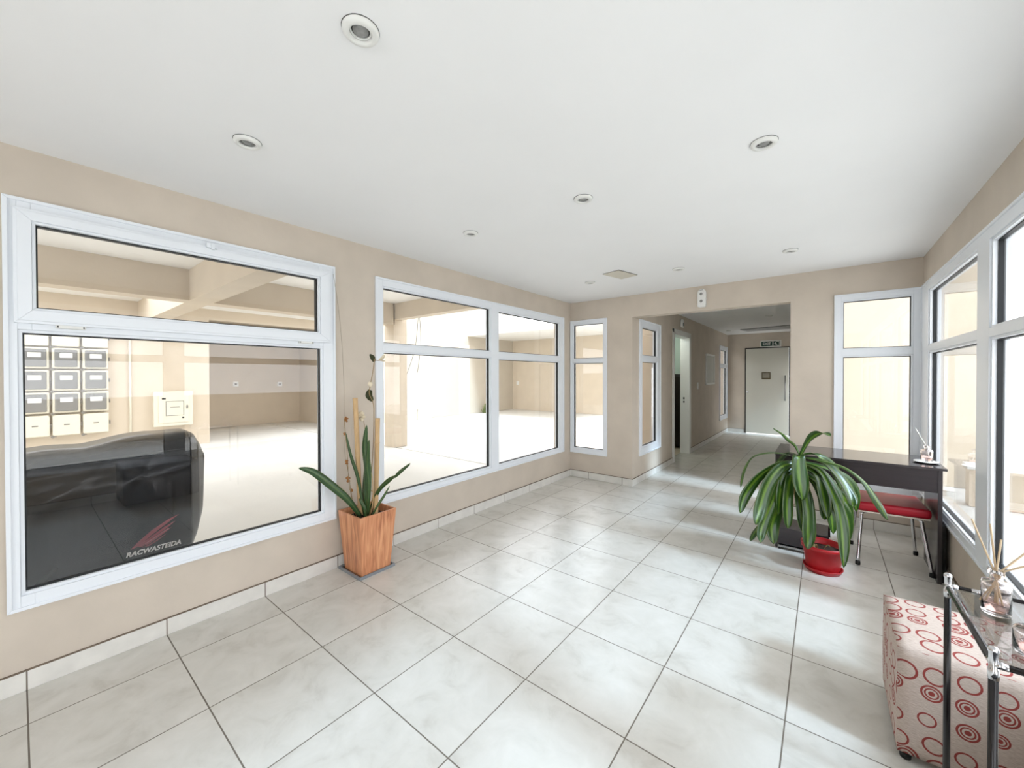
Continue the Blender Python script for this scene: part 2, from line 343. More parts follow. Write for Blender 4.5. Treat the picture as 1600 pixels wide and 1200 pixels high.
mCE = lambda u, w, z: (u, YC+w, z)
grid_wall(mCE, XC, 2.36, 0, ZC, 0.15, [(1.05, 1.96, -1, 2.15)]).build('wall_corridor_end', M['plaster'])
mb = MB(); mb.box((XL-0.15, YF-0.15, -0.12), (XR+0.15, YE, 0)); mb.box((XC-0.15, YE, -0.12), (2.51, YC+0.15, 0))
mb.box((XL, YE, -.12), (XC-.15, YE+.15, 0)); mb.box((2.51, YE, -.12), (XR+.15, YE+.15, 0))
mb.build('floor', M['tile'])
mb = MB(); mb.box((XL-0.15, YF-0.15, ZC), (XR+0.15, YE+0.15, ZC+0.15)); mb.box((XC-0.15, YE+0.15, ZC), (2.51, YC+0.15, ZC+0.15)); mb.build('ceiling', M['ceiling'])
for nm in ('wall_left', 'wall_right', 'wall_end', 'wall_front', 'wall_corridor_left', 'wall_corridor_right', 'wall_corridor_end', 'floor', 'ceiling'): tag(D.objects[nm], kind='structure')
def skirt(name, boxes):
    mb = MB()
    for a, b in boxes: mb.box(a, b)
    o = mb.build(name, M['skirt'], bevel=0.0015, seg=1); tag(o, kind='structure')
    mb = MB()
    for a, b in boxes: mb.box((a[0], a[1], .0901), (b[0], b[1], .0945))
    mb.build('joint_shade_line', M['joint'], o); return o  # strip along the top joint, its shadow gap painted in as brown
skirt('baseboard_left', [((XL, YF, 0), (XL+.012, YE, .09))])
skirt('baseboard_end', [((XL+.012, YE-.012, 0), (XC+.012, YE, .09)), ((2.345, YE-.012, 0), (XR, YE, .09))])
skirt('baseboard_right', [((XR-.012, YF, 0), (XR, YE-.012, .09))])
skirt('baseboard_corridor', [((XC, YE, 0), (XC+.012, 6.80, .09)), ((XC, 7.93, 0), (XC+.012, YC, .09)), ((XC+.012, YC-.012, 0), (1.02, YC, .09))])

def ring(mb, mp, o, i, w0, w1):
    """mitred rectangular ring between outer rect o and inner rect i, from depth w0 to w1"""
    def q(r, w): return [mp(r[0], w, r[2]), mp(r[1], w, r[2]), mp(r[1], w, r[3]), mp(r[0], w, r[3])]
    a, b, c_, d_ = q(o, w0), q(i, w0), q(o, w1), q(i, w1)
    for k in range(4):
        j = (k+1) % 4
        mb.hexa([a[k], a[j], b[j], b[k], c_[k], c_[j], d_[j], d_[k]])
def inset(r, d): return (r[0]+d, r[1]-d, r[2]+d, r[3]-d)
def window(idx, sash=None):
    mp, o, panes, th = WIN[idx]
    root = empty('window_%d' % idx, mp((o[0]+o[1])/2, 0, o[2])); tag(root, kind='structure')
    e = 0.014
    hol = [inset(p, -e) for p in panes]
    extra = [inset(sash[1], -e)] if sash else []
    mb = grid_wall(lambda u, w, z: mp(u, w-0.012, z), o[0]+.010, o[1]-.010, o[2]+.010, o[3]-.010, 0.075, hol+extra)
    ring(mb, mp, o, inset(o, 0.016), -0.020, 0.0)
    for h, p in zip(hol, panes): ring(mb, mp, h, p, -0.004, 0.06)
    mb.build('window_frame', M['pvc'], root, bevel=0.002)
    for p in panes:
        mb = MB(); ring(mb, mp, p, inset(p, 0.006), 0.014, 0.04); mb.build('gasket', M['gasket'], root)
        mb = MB(); A = mp(p[0], 0.024, p[2]); B = mp(p[1], 0.030, p[3]); mb.box(A, B); mb.build('glass_pane', M['glass'], root)
    mb = MB(); A = mp(o[0], 0.064, o[2]-0.03); B = mp(o[1], th+0.02, o[2]+0.0); mb.box(A, B); mb.build('window_sill', M['plaster_out'], root)
    if sash:
        so, si = sash
        mb = MB(); ring(mb, mp, so, inset(so, 0.02), -0.036, 0.01); ring(mb, mp, inset(so, .012), inset(si, -.012), -0.041, 0.01); ring(mb, mp, inset(si, -.012), si, -0.034, 0.01)
        sh = mb.build('window_sash', M['pvc'], root, bevel=0.002)
        mb = MB(); ring(mb, mp, si, inset(si, 0.006), -0.012, 0.02); mb.build('gasket', M['gasket'], root)
        mb = MB(); A = mp(si[0], 0.0, si[2]); B = mp(si[1], 0.006, si[3]); mb.box(A, B); mb.build('glass_pane', M['glass'], root)
        mb = MB(); mb.box(mp(0.69, -0.052, 2.236), mp(0.745, -0.036, 2.262)); mb.box(mp(0.71, -0.060, 2.225), mp(0.728, -0.048, 2.262)); mb.build('catch', M['pvc'], root, bevel=0.002)
        for u in (0.15, 1.27):
            mb = MB(); mb.box(mp(u-0.05, -0.034, 1.700), mp(u+0.05, -0.012, 1.716)); mb.build('hinge', M['white_metal'], root, bevel=0.003)
            mb = MB(); mb.box(mp(u-0.045, -0.0365, 1.704), mp(u-.04, -0.033, 1.712)); mb.box(mp(u+.04, -0.0365, 1.704), mp(u+.045, -0.033, 1.712)); mb.build('hinge_pin', M['gasket'], root)
    return root
window(1, ((-0.025, 1.445, 1.715, 2.245), (0.042, 1.355, 1.788, 2.18)))
for k in (2, 3, 4, 5, 6, 7): window(k)
# unseen glazed entrance behind the camera, added and sized for the daylight it gives
root = empty('door_3', (1.65, YF, 0)); tag(root, kind='structure')
mb = grid_wall(lambda u, w, z: (u, YF-w-.03, z), 0.9, 2.7, 0, 2.35, 0.07, [(.98, 1.75, .1, 2.27), (1.85, 2.62, .1, 2.27)]); mb.build('door_frame', M['pvc'], root)
mb = MB(); mb.box((.98, YF-.07, .1), (1.75, YF-.064, 2.27)); mb.box((1.85, YF-.07, .1), (2.62, YF-.064, 2.27)); mb.build('glass_pane', M['glass'], root)

# ------------------------------------------------------------------ corridor fittings
root = empty('door_1', (XC, 7.36, 0)); tag(root, kind='structure')      # frame of the open room door
mb = MB(); t = 0.0
mb.box((XC-.155, 6.86, 0), (XC+.012, 6.90, 2.21)); mb.box((XC-.155, 7.83, 0), (XC+.012, 7.87, 2.21)); mb.box((XC-.155, 6.86, 2.17), (XC+.012, 7.87, 2.21))
mb.box((XC, 6.80, 0), (XC+.014, 6.87, 2.26)); mb.box((XC, 7.86, 0), (XC+.014, 7.93, 2.26)); mb.box((XC, 6.80, 2.2), (XC+.014, 7.93, 2.26))
mb.build('door_frame', M['white_metal'], root, bevel=0.003)
mb = MB(); mb.box((XC-.10, 7.826, 1.02), (XC-.075, 7.831, 1.06)); mb.box((XC-.10, 7.826, 0.955), (XC-.075, 7.831, 0.99)); mb.build('strike_plate', M['dark_gap'], root)
# little room behind it
mb = MB(); mb.box((-0.45, 6.5, 0), (XC-.15, 6.6, ZC)); mb.box((-0.45, 6.5, 0), (-0.38, 8.8, ZC)); mb.box((-0.45, 8.7, 0), (XC-.15, 8.8, ZC)); mb.box((-.45, 6.5, ZC), (XC-.15, 8.8, ZC+.1)); mb.box((-.45, 6.5, -.1), (XC-.15, 8.8, 0))
tag(mb.build('wall_side_room', M['plaster_out']), kind='structure')
mb = MB(); mb.box((-.38, 8.69, 0), (XC-.15, 8.70, ZC)); mb.box((-.38, 6.6, 0), (-.37, 8.69, ZC)); tag(mb.build('wall_side_room_lining', M['teal']), kind='structure')
light('side_room_light', 'POINT', 8, (0.1, 7.4, 2.3), (0, 0, -1), (0.9, 1, 0.97), shadow_soft_size=0.15)
root = empty('cabinet', (0.1, 8.4, 0)); tag(root, 'tall black cabinet inside the side room, seen through the open corridor doorway', 'cabinet')
mb = MB(); mb.box((-.3, 8.25, .05), (.47, 8.65, 1.5)); mb.build('body', M['black'], root, bevel=.005)
mb = MB(); mb.box((-.28, 8.23, .1), (.08, 8.25, 1.46)); mb.build('door', M['black'], root, bevel=.003)
mb = MB(); mb.box((.10, 8.23, .1), (.45, 8.25, 1.46)); mb.build('door', M['black'], root, bevel=.003)
mb = MB(); mb.tube([(.11, 8.21, .7), (.11, 8.21, .95)], .006); mb.build('handle', M['chrome'], root)

root = empty('door_2', (1.5, YC, 0)); tag(root, kind='structure')
mb = MB(); mb.box((1.055, YC-.02, 0.012), (1.955, YC+.03, 2.145)); dl = mb.build('door_leaf', mat('glossy_cream_door', srgb(208, 206, 194), 0.2, bump=0.08, bscale=3), root, bevel=.003)
mb = MB(); mb.box((1.03, YC-.012, 0), (1.052, YC+.1, 2.17)); mb.box((1.958, YC-.012, 0), (1.98, YC+.1, 2.17)); mb.box((1.03, YC-.012, 2.148), (1.98, YC+.1, 2.17)); mb.build('door_frame', M['dark_gap'], root)
mb = MB(); mb.tube([(1.10, YC-.02, 1.05), (1.10, YC-.075, 1.05)], .011); mb.ball((1.10, YC-.085, 1.05), .03); mb.build('door_knob', M['chrome'], root, smooth=True)
mb = MB(); mb.tube([(1.885, YC-.06, .85), (1.885, YC-.06, 1.47)], .014); mb.tube([(1.885, YC-.06, .9), (1.885, YC-.02, .9)], .008); mb.tube([(1.885, YC-.06, 1.42), (1.885, YC-.02, 1.42)], .008); mb.build('pull_bar', M['nickel'], root, smooth=True)
mb = MB(); mb.box((1.40, YC-.03, 1.37), (1.585, YC-.02, 1.55)); pq = mb.build('plaque', M['wood_dark'], root, bevel=.002)
mb = MB()
for z in (1.515, 1.49, 1.465, 1.44, 1.415): mb.box((1.42, YC-.032, z-.004), (1.565, YC-.029, z+.004))
mb.build('plaque_lines', M['grille'], pq)

def text(body, name, m, parent, loc, size, rx=PI/2, rz=0, sx=1, shear=0, ext=0.001, bold=0):
    cu = D.curves.new(name, 'FONT'); cu.body = body; cu.size = size; cu.extrude = ext; cu.shear = shear; cu.offset = bold
    cu.align_x = 'CENTER'; cu.align_y = 'CENTER'
    tmp = D.objects.new(name+'_tmp', cu); C.objects.link(tmp)
    dg = bpy.context.evaluated_depsgraph_get(); me = D.meshes.new_from_object(tmp.evaluated_get(dg)); D.objects.remove(tmp)
    o = D.objects.new(name, me); C.objects.link(o); me.materials.clear(); me.materials.append(m)
    o.rotation_euler = (rx, 0, rz); o.scale = (sx, 1, 1); o.location = loc
    if parent is not None: o.parent = parent; o.location = Vector(loc)-parent.location
    return o
root = empty('exit_sign', (1.58, YC-.02, 2.2)); tag(root, 'small green and white exit sign above the cream door at the end of the corridor', 'sign')
mb = MB(); mb.box((1.37, YC-.02, 2.172), (1.80, YC, 2.335)); mb.build('sign_board', M['paper'], root, bevel=.002)
mb = MB(); mb.box((1.39, YC-.024, 2.195), (1.62, YC-.019, 2.312)); mb.box((1.64, YC-.024, 2.195), (1.78, YC-.019, 2.312)); mb.build('green_panel', M['green'], root)
text('EXIT', 'lettering', M['paper'], root, (1.505, YC-.025, 2.252), 0.085, bold=.001)
mb = MB(); y = YC-.0255
mb.box((1.715, y, 2.205), (1.765, y+.001, 2.213)); mb.box((1.757, y, 2.205), (1.765, y+.001, 2.305)); mb.box((1.70, y, 2.297), (1.765, y+.001, 2.305))
mb.ball((1.690, y, 2.287), .011, (1, .1, 1)); mb.prism([(1.675, y, 2.27), (1.70, y, 2.275), (1.70, y, 2.245), (1.68, y, 2.24)], (0, .001, 0)); mb.prism([(1.68, y, 2.245), (1.665, y, 2.215), (1.672, y, 2.212), (1.69, y, 2.24)], (0, .001, 0)); mb.prism([(1.69, y, 2.245), (1.71, y, 2.235), (1.705, y, 2.212), (1.712, y, 2.212), (1.72, y, 2.24), (1.70, y, 2.256)], (0, .001, 0)); mb.box((1.65, y, 2.258), (1.68, y+.001, 2.264))
mb.build('pictogram', M['paper'], root)
# notice board, switch on the corridor wall
root = empty('notice_board', (XC, 9.55, 1.3)); tag(root, 'white framed notice board hanging on the shaded corridor wall', 'notice board')
mb = MB(); ring(mb, mC, (9.15, 9.95, 1.27, 1.94), (9.19, 9.91, 1.31, 1.90), -0.025, 0); mb.build('frame', M['white_metal'], root, bevel=.002)
mb = MB(); mb.box((XC, 9.19, 1.31), (XC+.012, 9.91, 1.90)); mb.build('panel', mat('grey_white_board', srgb(205, 205, 198), .5), root)
root = empty('light_switch', (XC, 8.48, 1.2)); tag(root, 'white light switch on the corridor wall between the doorway and the board', 'switch')
mb = MB(); mb.box((XC, 8.43, 1.19), (XC+.01, 8.52, 1.33)); mb.build('plate', M['white_metal'], root, bevel=.003)
mb = MB(); mb.box((XC+.01, 8.455, 1.23), (XC+.015, 8.495, 1.29)); mb.build('rocker', M['paper'], root, bevel=.001)
root = empty('emergency_light', (XC, 7.3, 2.36)); tag(root, 'small white emergency light above the open doorway in the corridor', 'emergency light')
mb = MB(); mb.box((XC, 7.25, 2.32), (XC+.04, 7.36, 2.46)); mb.build('housing', M['white_metal'], root, bevel=.015, seg=3)
mb = MB(); mb.box((XC+.038, 7.27, 2.34), (XC+.044, 7.34, 2.40)); mb.build('lens', M['grey_disc'], root, bevel=.002)
# emergency light on the header
root = empty('emergency_light', (1.488, YE-.02, 2.27)); tag(root, 'rounded white twin-spot emergency light on the beige beam over the corridor opening', 'emergency light')
mb = MB(); n = 10; hw, hh, zc_ = .045, .065, 2.38
pts = []
for k in range(n+1): a = PI*k/n; pts.append((1.488+hw*math.cos(a), YE-.045, zc_+hh+hw*math.sin(a)))
pts += [(1.488-hw, YE-.045, zc_-hh-.03), (1.488-hw+.012, YE-.045, zc_-hh-.04), (1.488+hw-.012, YE-.045, zc_-hh-.04), (1.488+hw, YE-.045, zc_-hh-.03)]
mb.prism(pts, (0, .045, 0)); mb.build('housing', M['white_metal'], root, bevel=.008, seg=3)
for z in (2.43, 2.345):
    mb = MB(); mb.ball((1.485, YE-.047, z), .017, (1, .4, 1)); mb.build('lamp', M['nickel'], root, smooth=True)
mb = MB(); mb.box((1.468, YE-.048, 2.472), (1.505, YE-.045, 2.478)); mb.build('vent_slot', M['nickel'], root)

# ------------------------------------------------------------------ recessed downlights
def downlight(x, y, r=0.068, tilt=False, z=ZC):
    root = empty('downlight', (x, y, z))
    mb = MB(); mb.lathe([(r*.60, -0.001), (r*.60, -0.013), (r*.68, -0.017), (r*.92, -0.014), (r, -0.008), (r, 0.0)], (x, y, z), 40, close=False); mb.build('trim_ring', M['white_metal'], root, smooth=True)
    mb = MB(); mb.lathe([(0, -.0015), (r*1.03, -.0015), (r*1.03, 0), (0, 0)], (x, y, z), 32); mb.build('shadow_gap', M['dark_gap'], root)
    mb = MB(); mb.lathe([(r*.59, -.0016), (r*.59, -.007), (r*.50, -.0035), (r*.50, -.0016)], (x, y, z), 32); mb.build('inner_ring', M['nickel'] if not tilt else M['white_metal'], root, smooth=True)
    mb = MB(); mb.lathe([(r*.44, -.002), (r*.42, -.006), (r*.2, -.010), (0, -.011)], (x, y, z), 32); mb.build('lamp_face', M['grey_disc'], root, smooth=True)
    return root
DL = [(1.505, .648, .054, True, 'largest recessed downlight in the ceiling, nearest the camera, with a tilted inner ring'),
 (.577, .640, .054, False, 'recessed downlight above the near left window, nearest the left wall'),
 (2.405, 2.11, .054, False, 'recessed downlight in the right half of the ceiling, middle row'),
 (1.49, 2.10, .054, False, 'recessed downlight in the middle of the ceiling, middle row'),
 (.562, 2.088, .054, False, 'recessed downlight above the potted snake plant, middle row near the left wall'),
 (2.395, 4.076, .054, False, 'recessed downlight above the dark desk, far row on the right'),
 (.536, 4.042, .054, False, 'recessed downlight in the far row beside the left wall corner, left of the ceiling plate'),
 (1.484, 4.085, .054, False, 'recessed downlight in the far row just right of the ceiling plate')]
for x, y, r, t, lab in DL: tag(downlight(x, y, r, t), lab, 'downlight', 'recessed downlights in the lobby ceiling')
tag(downlight(0.85, 10.45, .05), 'small recessed downlight in the corridor ceiling near the left wall', 'downlight', 'recessed downlights in the corridor ceiling')
tag(downlight(1.85, 8.3, .055), 'small recessed downlight in the corridor ceiling near the opening corner', 'downlight', 'recessed downlights in the corridor ceiling')
# access plate
root = empty('ceiling_access_plate', (.945, 3.92, ZC)); tag(root, 'beige square access plate set askew in the white ceiling near the far wall', 'access plate')
def rotbox(cx, cy, hx, hy, ang, z0, z1):
    ca, sa = math.cos(ang), math.sin(ang); q = [(cx+a*hx*ca-b*hy*sa, cy+a*hx*sa+b*hy*ca) for a, b in ((-1, -1), (1, -1), (1, 1), (-1, 1))]
    return [(p[0], p[1], z0) for p in q]+[(p[0], p[1], z1) for p in q]
mb = MB(); mb.hexa(rotbox(.945, 3.92, .155, .098, math.radians(76), ZC-.010, ZC-.004)); mb.build('plate', M['grille'], root, bevel=.001)
mb = MB(); mb.hexa(rotbox(.945, 3.925, .158, .102, math.radians(76), ZC-.004, ZC)); mb.build('rim', M['dark_gap'], root)
# flat fitting on the corridor ceiling
root = empty('ceiling_panel', (1.6, 10.55, ZC)); tag(root, 'flat grey panel on the corridor ceiling in front of the end door', 'ceiling panel')
mb = MB(); mb.prism([(1.1, 10.35, ZC-.02), (2.2, 10.0, ZC-.02), (2.2, 10.75, ZC-.02), (1.2, 10.8, ZC-.02)], (0, 0, .02)); mb.build('plate', mat('grey_panel', srgb(170, 170, 172), .6), root, bevel=.003)

# ------------------------------------------------------------------ wooden planter with snake plant
PC = Vector((-0.105, 1.640, 0))
root = empty('plant_tray', (PC.x, PC.y, 0)); tag(root, 'thin square grey tray under the orange wooden planter', 'tray')
mb = MB(); ring(mb, lambda u, w, z: (u, z, w), (-.268, .032, 1.495, 1.79), (-.256, .020, 1.507, 1.778), 0.0, .020); mb.build('rim', M['tray'], root, bevel=.001)
mb = MB(); mb.box((-.258, 1.505, 0), (.022, 1.78, .006)); mb.build('base', M['dark_gap'], root)
root = empty('planter', (PC.x, PC.y, .0062)); tag(root, 'square tapered orange wooden planter box standing on the floor between the left windows', 'planter')
mb = MB(); b_, t_, ti = .118, .152, .138; z0, z1 = .0065, .452
def sq(h, z, o=PC): return [(o.x-h, o.y-h, z), (o.x+h, o.y-h, z), (o.x+h, o.y+h, z), (o.x-h, o.y+h, z)]
B0 = [mb.bm.verts.new(p) for p in sq(b_, z0)]; T0 = [mb.bm.verts.new(p) for p in sq(t_, z1)]; T1 = [mb.bm.verts.new(p) for p in sq(ti, z1)]; B1 = [mb.bm.verts.new(p) for p in sq(.12, .34)]
mb.bm.faces.new(B0[::-1])
for k in range(4):
    j = (k+1) % 4
    mb.bm.faces.new((B0[k], B0[j], T0[j], T0[k])); mb.bm.faces.new((T0[k], T0[j], T1[j], T1[k])); mb.bm.faces.new((T1[k], T1[j], B1[j], B1[k]))
mb.bm.faces.new(B1); mb.build('box', M['wood'], root, bevel=.002)
mb = MB(); mb.prism([Vector(p) for p in sq(.13, .385)], (0, 0, .015)); mb.build('soil', M['soil'], root)
def ribbon(mb, P, width, fold=0.25, side=None, tipw=0.05, basew=0.5, peak=0.45):
    P = smoothpath(P, 5); n = len(P); rows = []; prev = None
    for i, p in enumerate(P):
        t = i/(n-1); T = (P[min(i+1, n-1)]-P[max(i-1, 0)]).normalized()
        if side is None:
            S = T.cross(Vector((0, 0, 1)))
            if S.length < .15: S = prev if prev else Vector((1, 0, 0))
        else: S = Vector(side)
        S = (S-T*S.dot(T)).normalized()
        if prev and S.dot(prev) < 0: S = -S
        if prev: S = (prev*0.6+S*0.4).normalized()
        prev = S; Nn = T.cross(S)
        w = width/2*(basew+(1-basew)*math.sin(min(t/peak, 1)*PI/2)) if t < peak else width/2*(tipw+(1-tipw)*math.cos((t-peak)/(1-peak)*PI/2)**0.75)
        wv = 0.06*width*math.sin(9*t+width*900)
        rows.append([mb.bm.verts.new(p+S*w*a+Nn*(abs(a)*w*fold+wv*abs(a)*(1 if a > 0 else -1))) for a in (-1, -.5, 0, .5, 1)])
    for i in range(n-1):
        for k in range(4):
            f = mb.bm.faces.new((rows[i][k], rows[i][k+1], rows[i+1][k+1], rows[i+1][k]))
            for l, (uu, vv) in zip(f.loops, ((k/4, i/n), ((k+1)/4, i/n), ((k+1)/4, (i+1)/n), (k/4, (i+1)/n))): l[mb.uv].uv = (uu, vv)
proot = empty('snake_plant', (PC.x, PC.y, .40)); tag(proot, 'snake plant with long blade leaves growing in the orange wooden planter', 'plant')
view = (0.783, 0.622, 0)
SL = [([(-0.13, 1.60, 0.40), (-0.147, 1.514, 0.54), (-0.165, 1.402, 0.667), (-0.183, 1.274, 0.792), (-0.2, 1.182, 0.837)], .058, (0, .5, .85)),
 ([(-0.12, 1.62, 0.40), (-0.147, 1.591, 0.677), (-0.173, 1.545, 0.866), (-0.2, 1.52, 1.046)], .026, view),
 ([(-0.092, 1.62, 0.40), (-0.04, 1.60, 0.62), (-0.02, 1.59, 0.78), (-0.045, 1.585, 0.94), (-0.012, 1.58, 1.105)], .055, view),
 ([(-0.075, 1.62, 0.40), (-0.018, 1.60, 0.651), (-0.005, 1.58, 0.80), (0.03, 1.562, 0.90), (0.07, 1.55, 1.01)], .04, view),
 ([(-0.114, 1.65, 0.40), (-0.022, 1.675, 0.59), (0.08, 1.7, 0.690), (0.15, 1.715, 0.735)], .04, (.2, -.6, .7)),
 ([(0.13, 1.715, 0.712), (0.2, 1.728, 0.775), (0.278, 1.75, 0.834)], .03, (.2, -.6, .7)),
 ([(-0.03, 1.62, 0.40), (0.022, 1.647, 0.502), (0.064, 1.673, 0.575), (0.098, 1.7, 0.651)], .018, view),
 ([(-0.19, 1.66, 0.40), (-0.19, 1.66, 0.545), (-0.17, 1.66, 0.675), (-0.16, 1.66, 0.79)], .03, view),
 ([(-.10, 1.66, .40), (-.11, 1.64, .5), (-.13, 1.62, .60)], .03, view), ([(-.06, 1.60, .40), (-.07, 1.59, .48), (-.10, 1.57, .55)], .028, view)]
for P_, w_, sd in SL:
    mb = MB(); ribbon(mb, P_, w_, .3, sd, basew=.45, peak=.55); mb.build('leaf', M['sleaf'], proot, smooth=True, solid=.0025)
# bamboo poles
for P_, lab in (([(-0.17, 1.62, 0.4005), (-0.17, 1.582, 1.30)], 'taller bamboo pole standing in the wooden planter, left of the other pole'),
                ([(-0.05, 1.676, 0.4005), (-0.05, 1.696, 1.145)], 'shorter bamboo pole standing in the wooden planter in front of the window edge')):
    A, B = Vector(P_[0]), Vector(P_[1]); mb = MB(); pts, rr = [], []
    L_ = (B-A).length; nn = 4
    for k in range(nn):
        for f_, r_ in ((0.0, .0205), (.02, .0185), (.5, .0178), (.97, .0185)):
            pts.append(A.lerp(B, (k+f_)/nn)); rr.append(r_)
    pts.append(B); rr.append(.0195); mb.tube(pts, rr, 16)
    tag(mb.build('bamboo_pole', M['bamboo'], smooth=True, loc=A), lab, 'bamboo pole', 'bamboo poles in the planter')
# dried stems with flowers
def flower(mb, p, r, n=5):
    for k in range(n):
        a = 2*PI*k/n+random.random(); d = Vector((math.cos(a)*.75, math.cos(a)*.3, math.sin(a)))
        q = Vector(p)+d*r*.6; mb.ball(q, r*.5, (1, .7, .6+random.random()*.4), 1)
    mb.ball(p, r*.35, sub=1)
root = empty('dried_flower_stem', (-.16, 1.60, .4005)); tag(root, 'thin dried stem dotted with small brown flowers, left side of the wooden planter', 'dried flower')
mb = MB(); mb.tube(smoothpath([(-0.16, 1.58, 0.401), (-0.168, 1.551, 0.536), (-0.176, 1.531, 0.675), (-0.184, 1.526, 0.854), (-0.192, 1.516, 1.023), (-0.2, 1.511, 1.143)]), .002, 6); mb.tube([(-.17, 1.56, .50), (-.186, 1.524, .80)], .0015, 5); mb.build('stem', M['twig'], root)
for p, r in (((-0.2, 1.526, 1.142), .024), ((-0.2, 1.51, 1.033), .013), ((-0.19, 1.524, 0.819), .020), ((-0.19, 1.533, 0.687), .026), ((-0.19, 1.558, 0.599), .018)):
    mb = MB(); flower(mb, p, r); mb.build('flower', M['dried'], root, smooth=True)
root = empty('dried_flower_stem', (-.14, 1.66, .4005)); tag(root, 'tallest dried stem in the wooden planter, topped by a cream bud and dark leaves', 'dried flower')
mb = MB(); mb.tube(smoothpath([(-0.14, 1.66, 0.401), (-0.091, 1.665, 0.72), (-0.071, 1.67, 0.918), (-0.068, 1.675, 1.162), (-0.084, 1.68, 1.259), (-0.144, 1.685, 1.331), (-0.134, 1.69, 1.406), (-0.106, 1.695, 1.515), (-0.096, 1.7, 1.604)]), .0028, 6); mb.tube([(-.1, 1.7, 1.59), (-.03, 1.70, 1.585)], .002, 5); mb.build('stem', M['twig'], root)
mb = MB(); ribbon(mb, [(-.155, 1.70, 1.36), (-.17, 1.70, 1.31), (-.12, 1.70, 1.27)], .055, .2, view); mb.build('leaf', M['drygreen'], root, solid=.002)
mb = MB(); ribbon(mb, [(-.10, 1.70, 1.58), (-.125, 1.70, 1.615), (-.155, 1.70, 1.64)], .035, .3, view); mb.build('leaf', M['drygreen'], root, solid=.002)
mb = MB(); ribbon(mb, [(-.03, 1.70, 1.585), (.01, 1.70, 1.60), (.04, 1.7, 1.63)], .025, .6, view); ribbon(mb, [(-.03, 1.70, 1.585), (.01, 1.70, 1.58), (.05, 1.7, 1.575)], .022, .6, view); mb.build('bud', M['creamflower'], root, solid=.003)
mb = MB(); mb.ball((-.14, 1.69, 1.405), .018, (1, 1, 1.2)); mb.build('bud', M['creamflower'], root, smooth=True)
root = empty('dried_flower_stem', (-.17, 1.66, .4005)); tag(root, 'dried stem holding the large cream rose between the two bamboo poles', 'dried flower')
mb = MB(); mb.tube(smoothpath([(-.12, 1.67, .401), (-.12, 1.665, .75), (-.14, 1.66, .95), (-.18, 1.655, 1.14)]), .002, 6); mb.build('stem', M['twig'], root)
mb = MB(); flower(mb, (-0.185, 1.64, 1.156), .042, 6); mb.build('flower', M['creamflower'], root, smooth=True)
root = empty('dried_flower_stem', (-.08, 1.66, .4005)); tag(root, 'curling pale dried tendrils low in front of the shorter bamboo pole', 'dried flower')
mb = MB(); mb.tube(smoothpath([(-0.13, 1.66, 0.401), (-0.04, 1.645, 0.56), (-0.02, 1.63, 0.70), (-0.052, 1.615, 0.80), (-0.10, 1.60, 0.87)]), .0035, 6)
mb.tube(smoothpath([(-.10, 1.65, .401), (-.05, 1.65, .50), (-.04, 1.65, .58), (-.07, 1.65, .60)]), .003, 6); mb.tube(smoothpath([(-.09, 1.65, .401), (-.06, 1.65, .45), (-.05, 1.65, .51), (-.08, 1.65, .50)]), .004, 6); mb.build('stem', M['bamboo'], root)
mb = MB(); mb.ball((-.055, 1.63, .66), .012); mb.build('pod', M['dried'], root, smooth=True)
mb = MB(); mb.tube(smoothpath([(-0.165, 1.56, 0.41), (-0.17, 1.53, 0.7), (-0.215, 1.519, 0.923), (-0.235, 1.527, 1.456), (-0.252, 1.508, 1.893), (-0.272, 1.470, 2.236)]), .0014, 5)
tag(mb.build('support_string', M['twine'], loc=(-.165, 1.56, .41)), 'thin grey string hanging from the corner of the near left window down to the planter', 'string')

# ------------------------------------------------------------------ red stool
root = empty('stool', (3.03, 4.27, 0)); tag(root, 'low stool with a glossy red padded seat and chrome legs under the dark desk', 'stool')
mb = MB()
def seatpts(z, g=0.0): return [(2.825+g, 4.055+g, z), (3.245-g, 4.10+g, z), (3.225-g, 4.535-g, z), (2.815+g, 4.50-g, z)]
mb.hexa(seatpts(.412)+seatpts(.482)); o = mb.build('seat', M['redvinyl'], root, bevel=.026, seg=6, smooth=True)
mb = MB(); mb.hexa(seatpts(.403, .01)+seatpts(.413, .01)); mb.build('seat_board', M['board'], root, bevel=.002)
for (fx, fy), (tx, ty) in (((2.835, 4.03), (2.86, 4.10)), ((3.245, 4.10), (3.19, 4.13)), ((3.215, 4.53), (3.18, 4.48)), ((2.815, 4.49), (2.85, 4.45))):
    mb = MB(); mb.tube(smoothpath([(tx+(3.03-tx)*.15, ty+(4.28-ty)*.15, .396), (tx, ty, .390), (tx+(fx-tx)*.15, ty+(fy-ty)*.15, .34), (fx, fy, .02)], 8), .0115, 14); lg = mb.build('leg', M['chrome'], root, smooth=True)
    mb = MB(); mb.lathe([(0, 0), (.015, 0), (.016, .012), (.0145, .03), (0, .03)], (fx, fy, 0), 16); mb.build('rubber_foot', M['rubber'], lg, smooth=True)

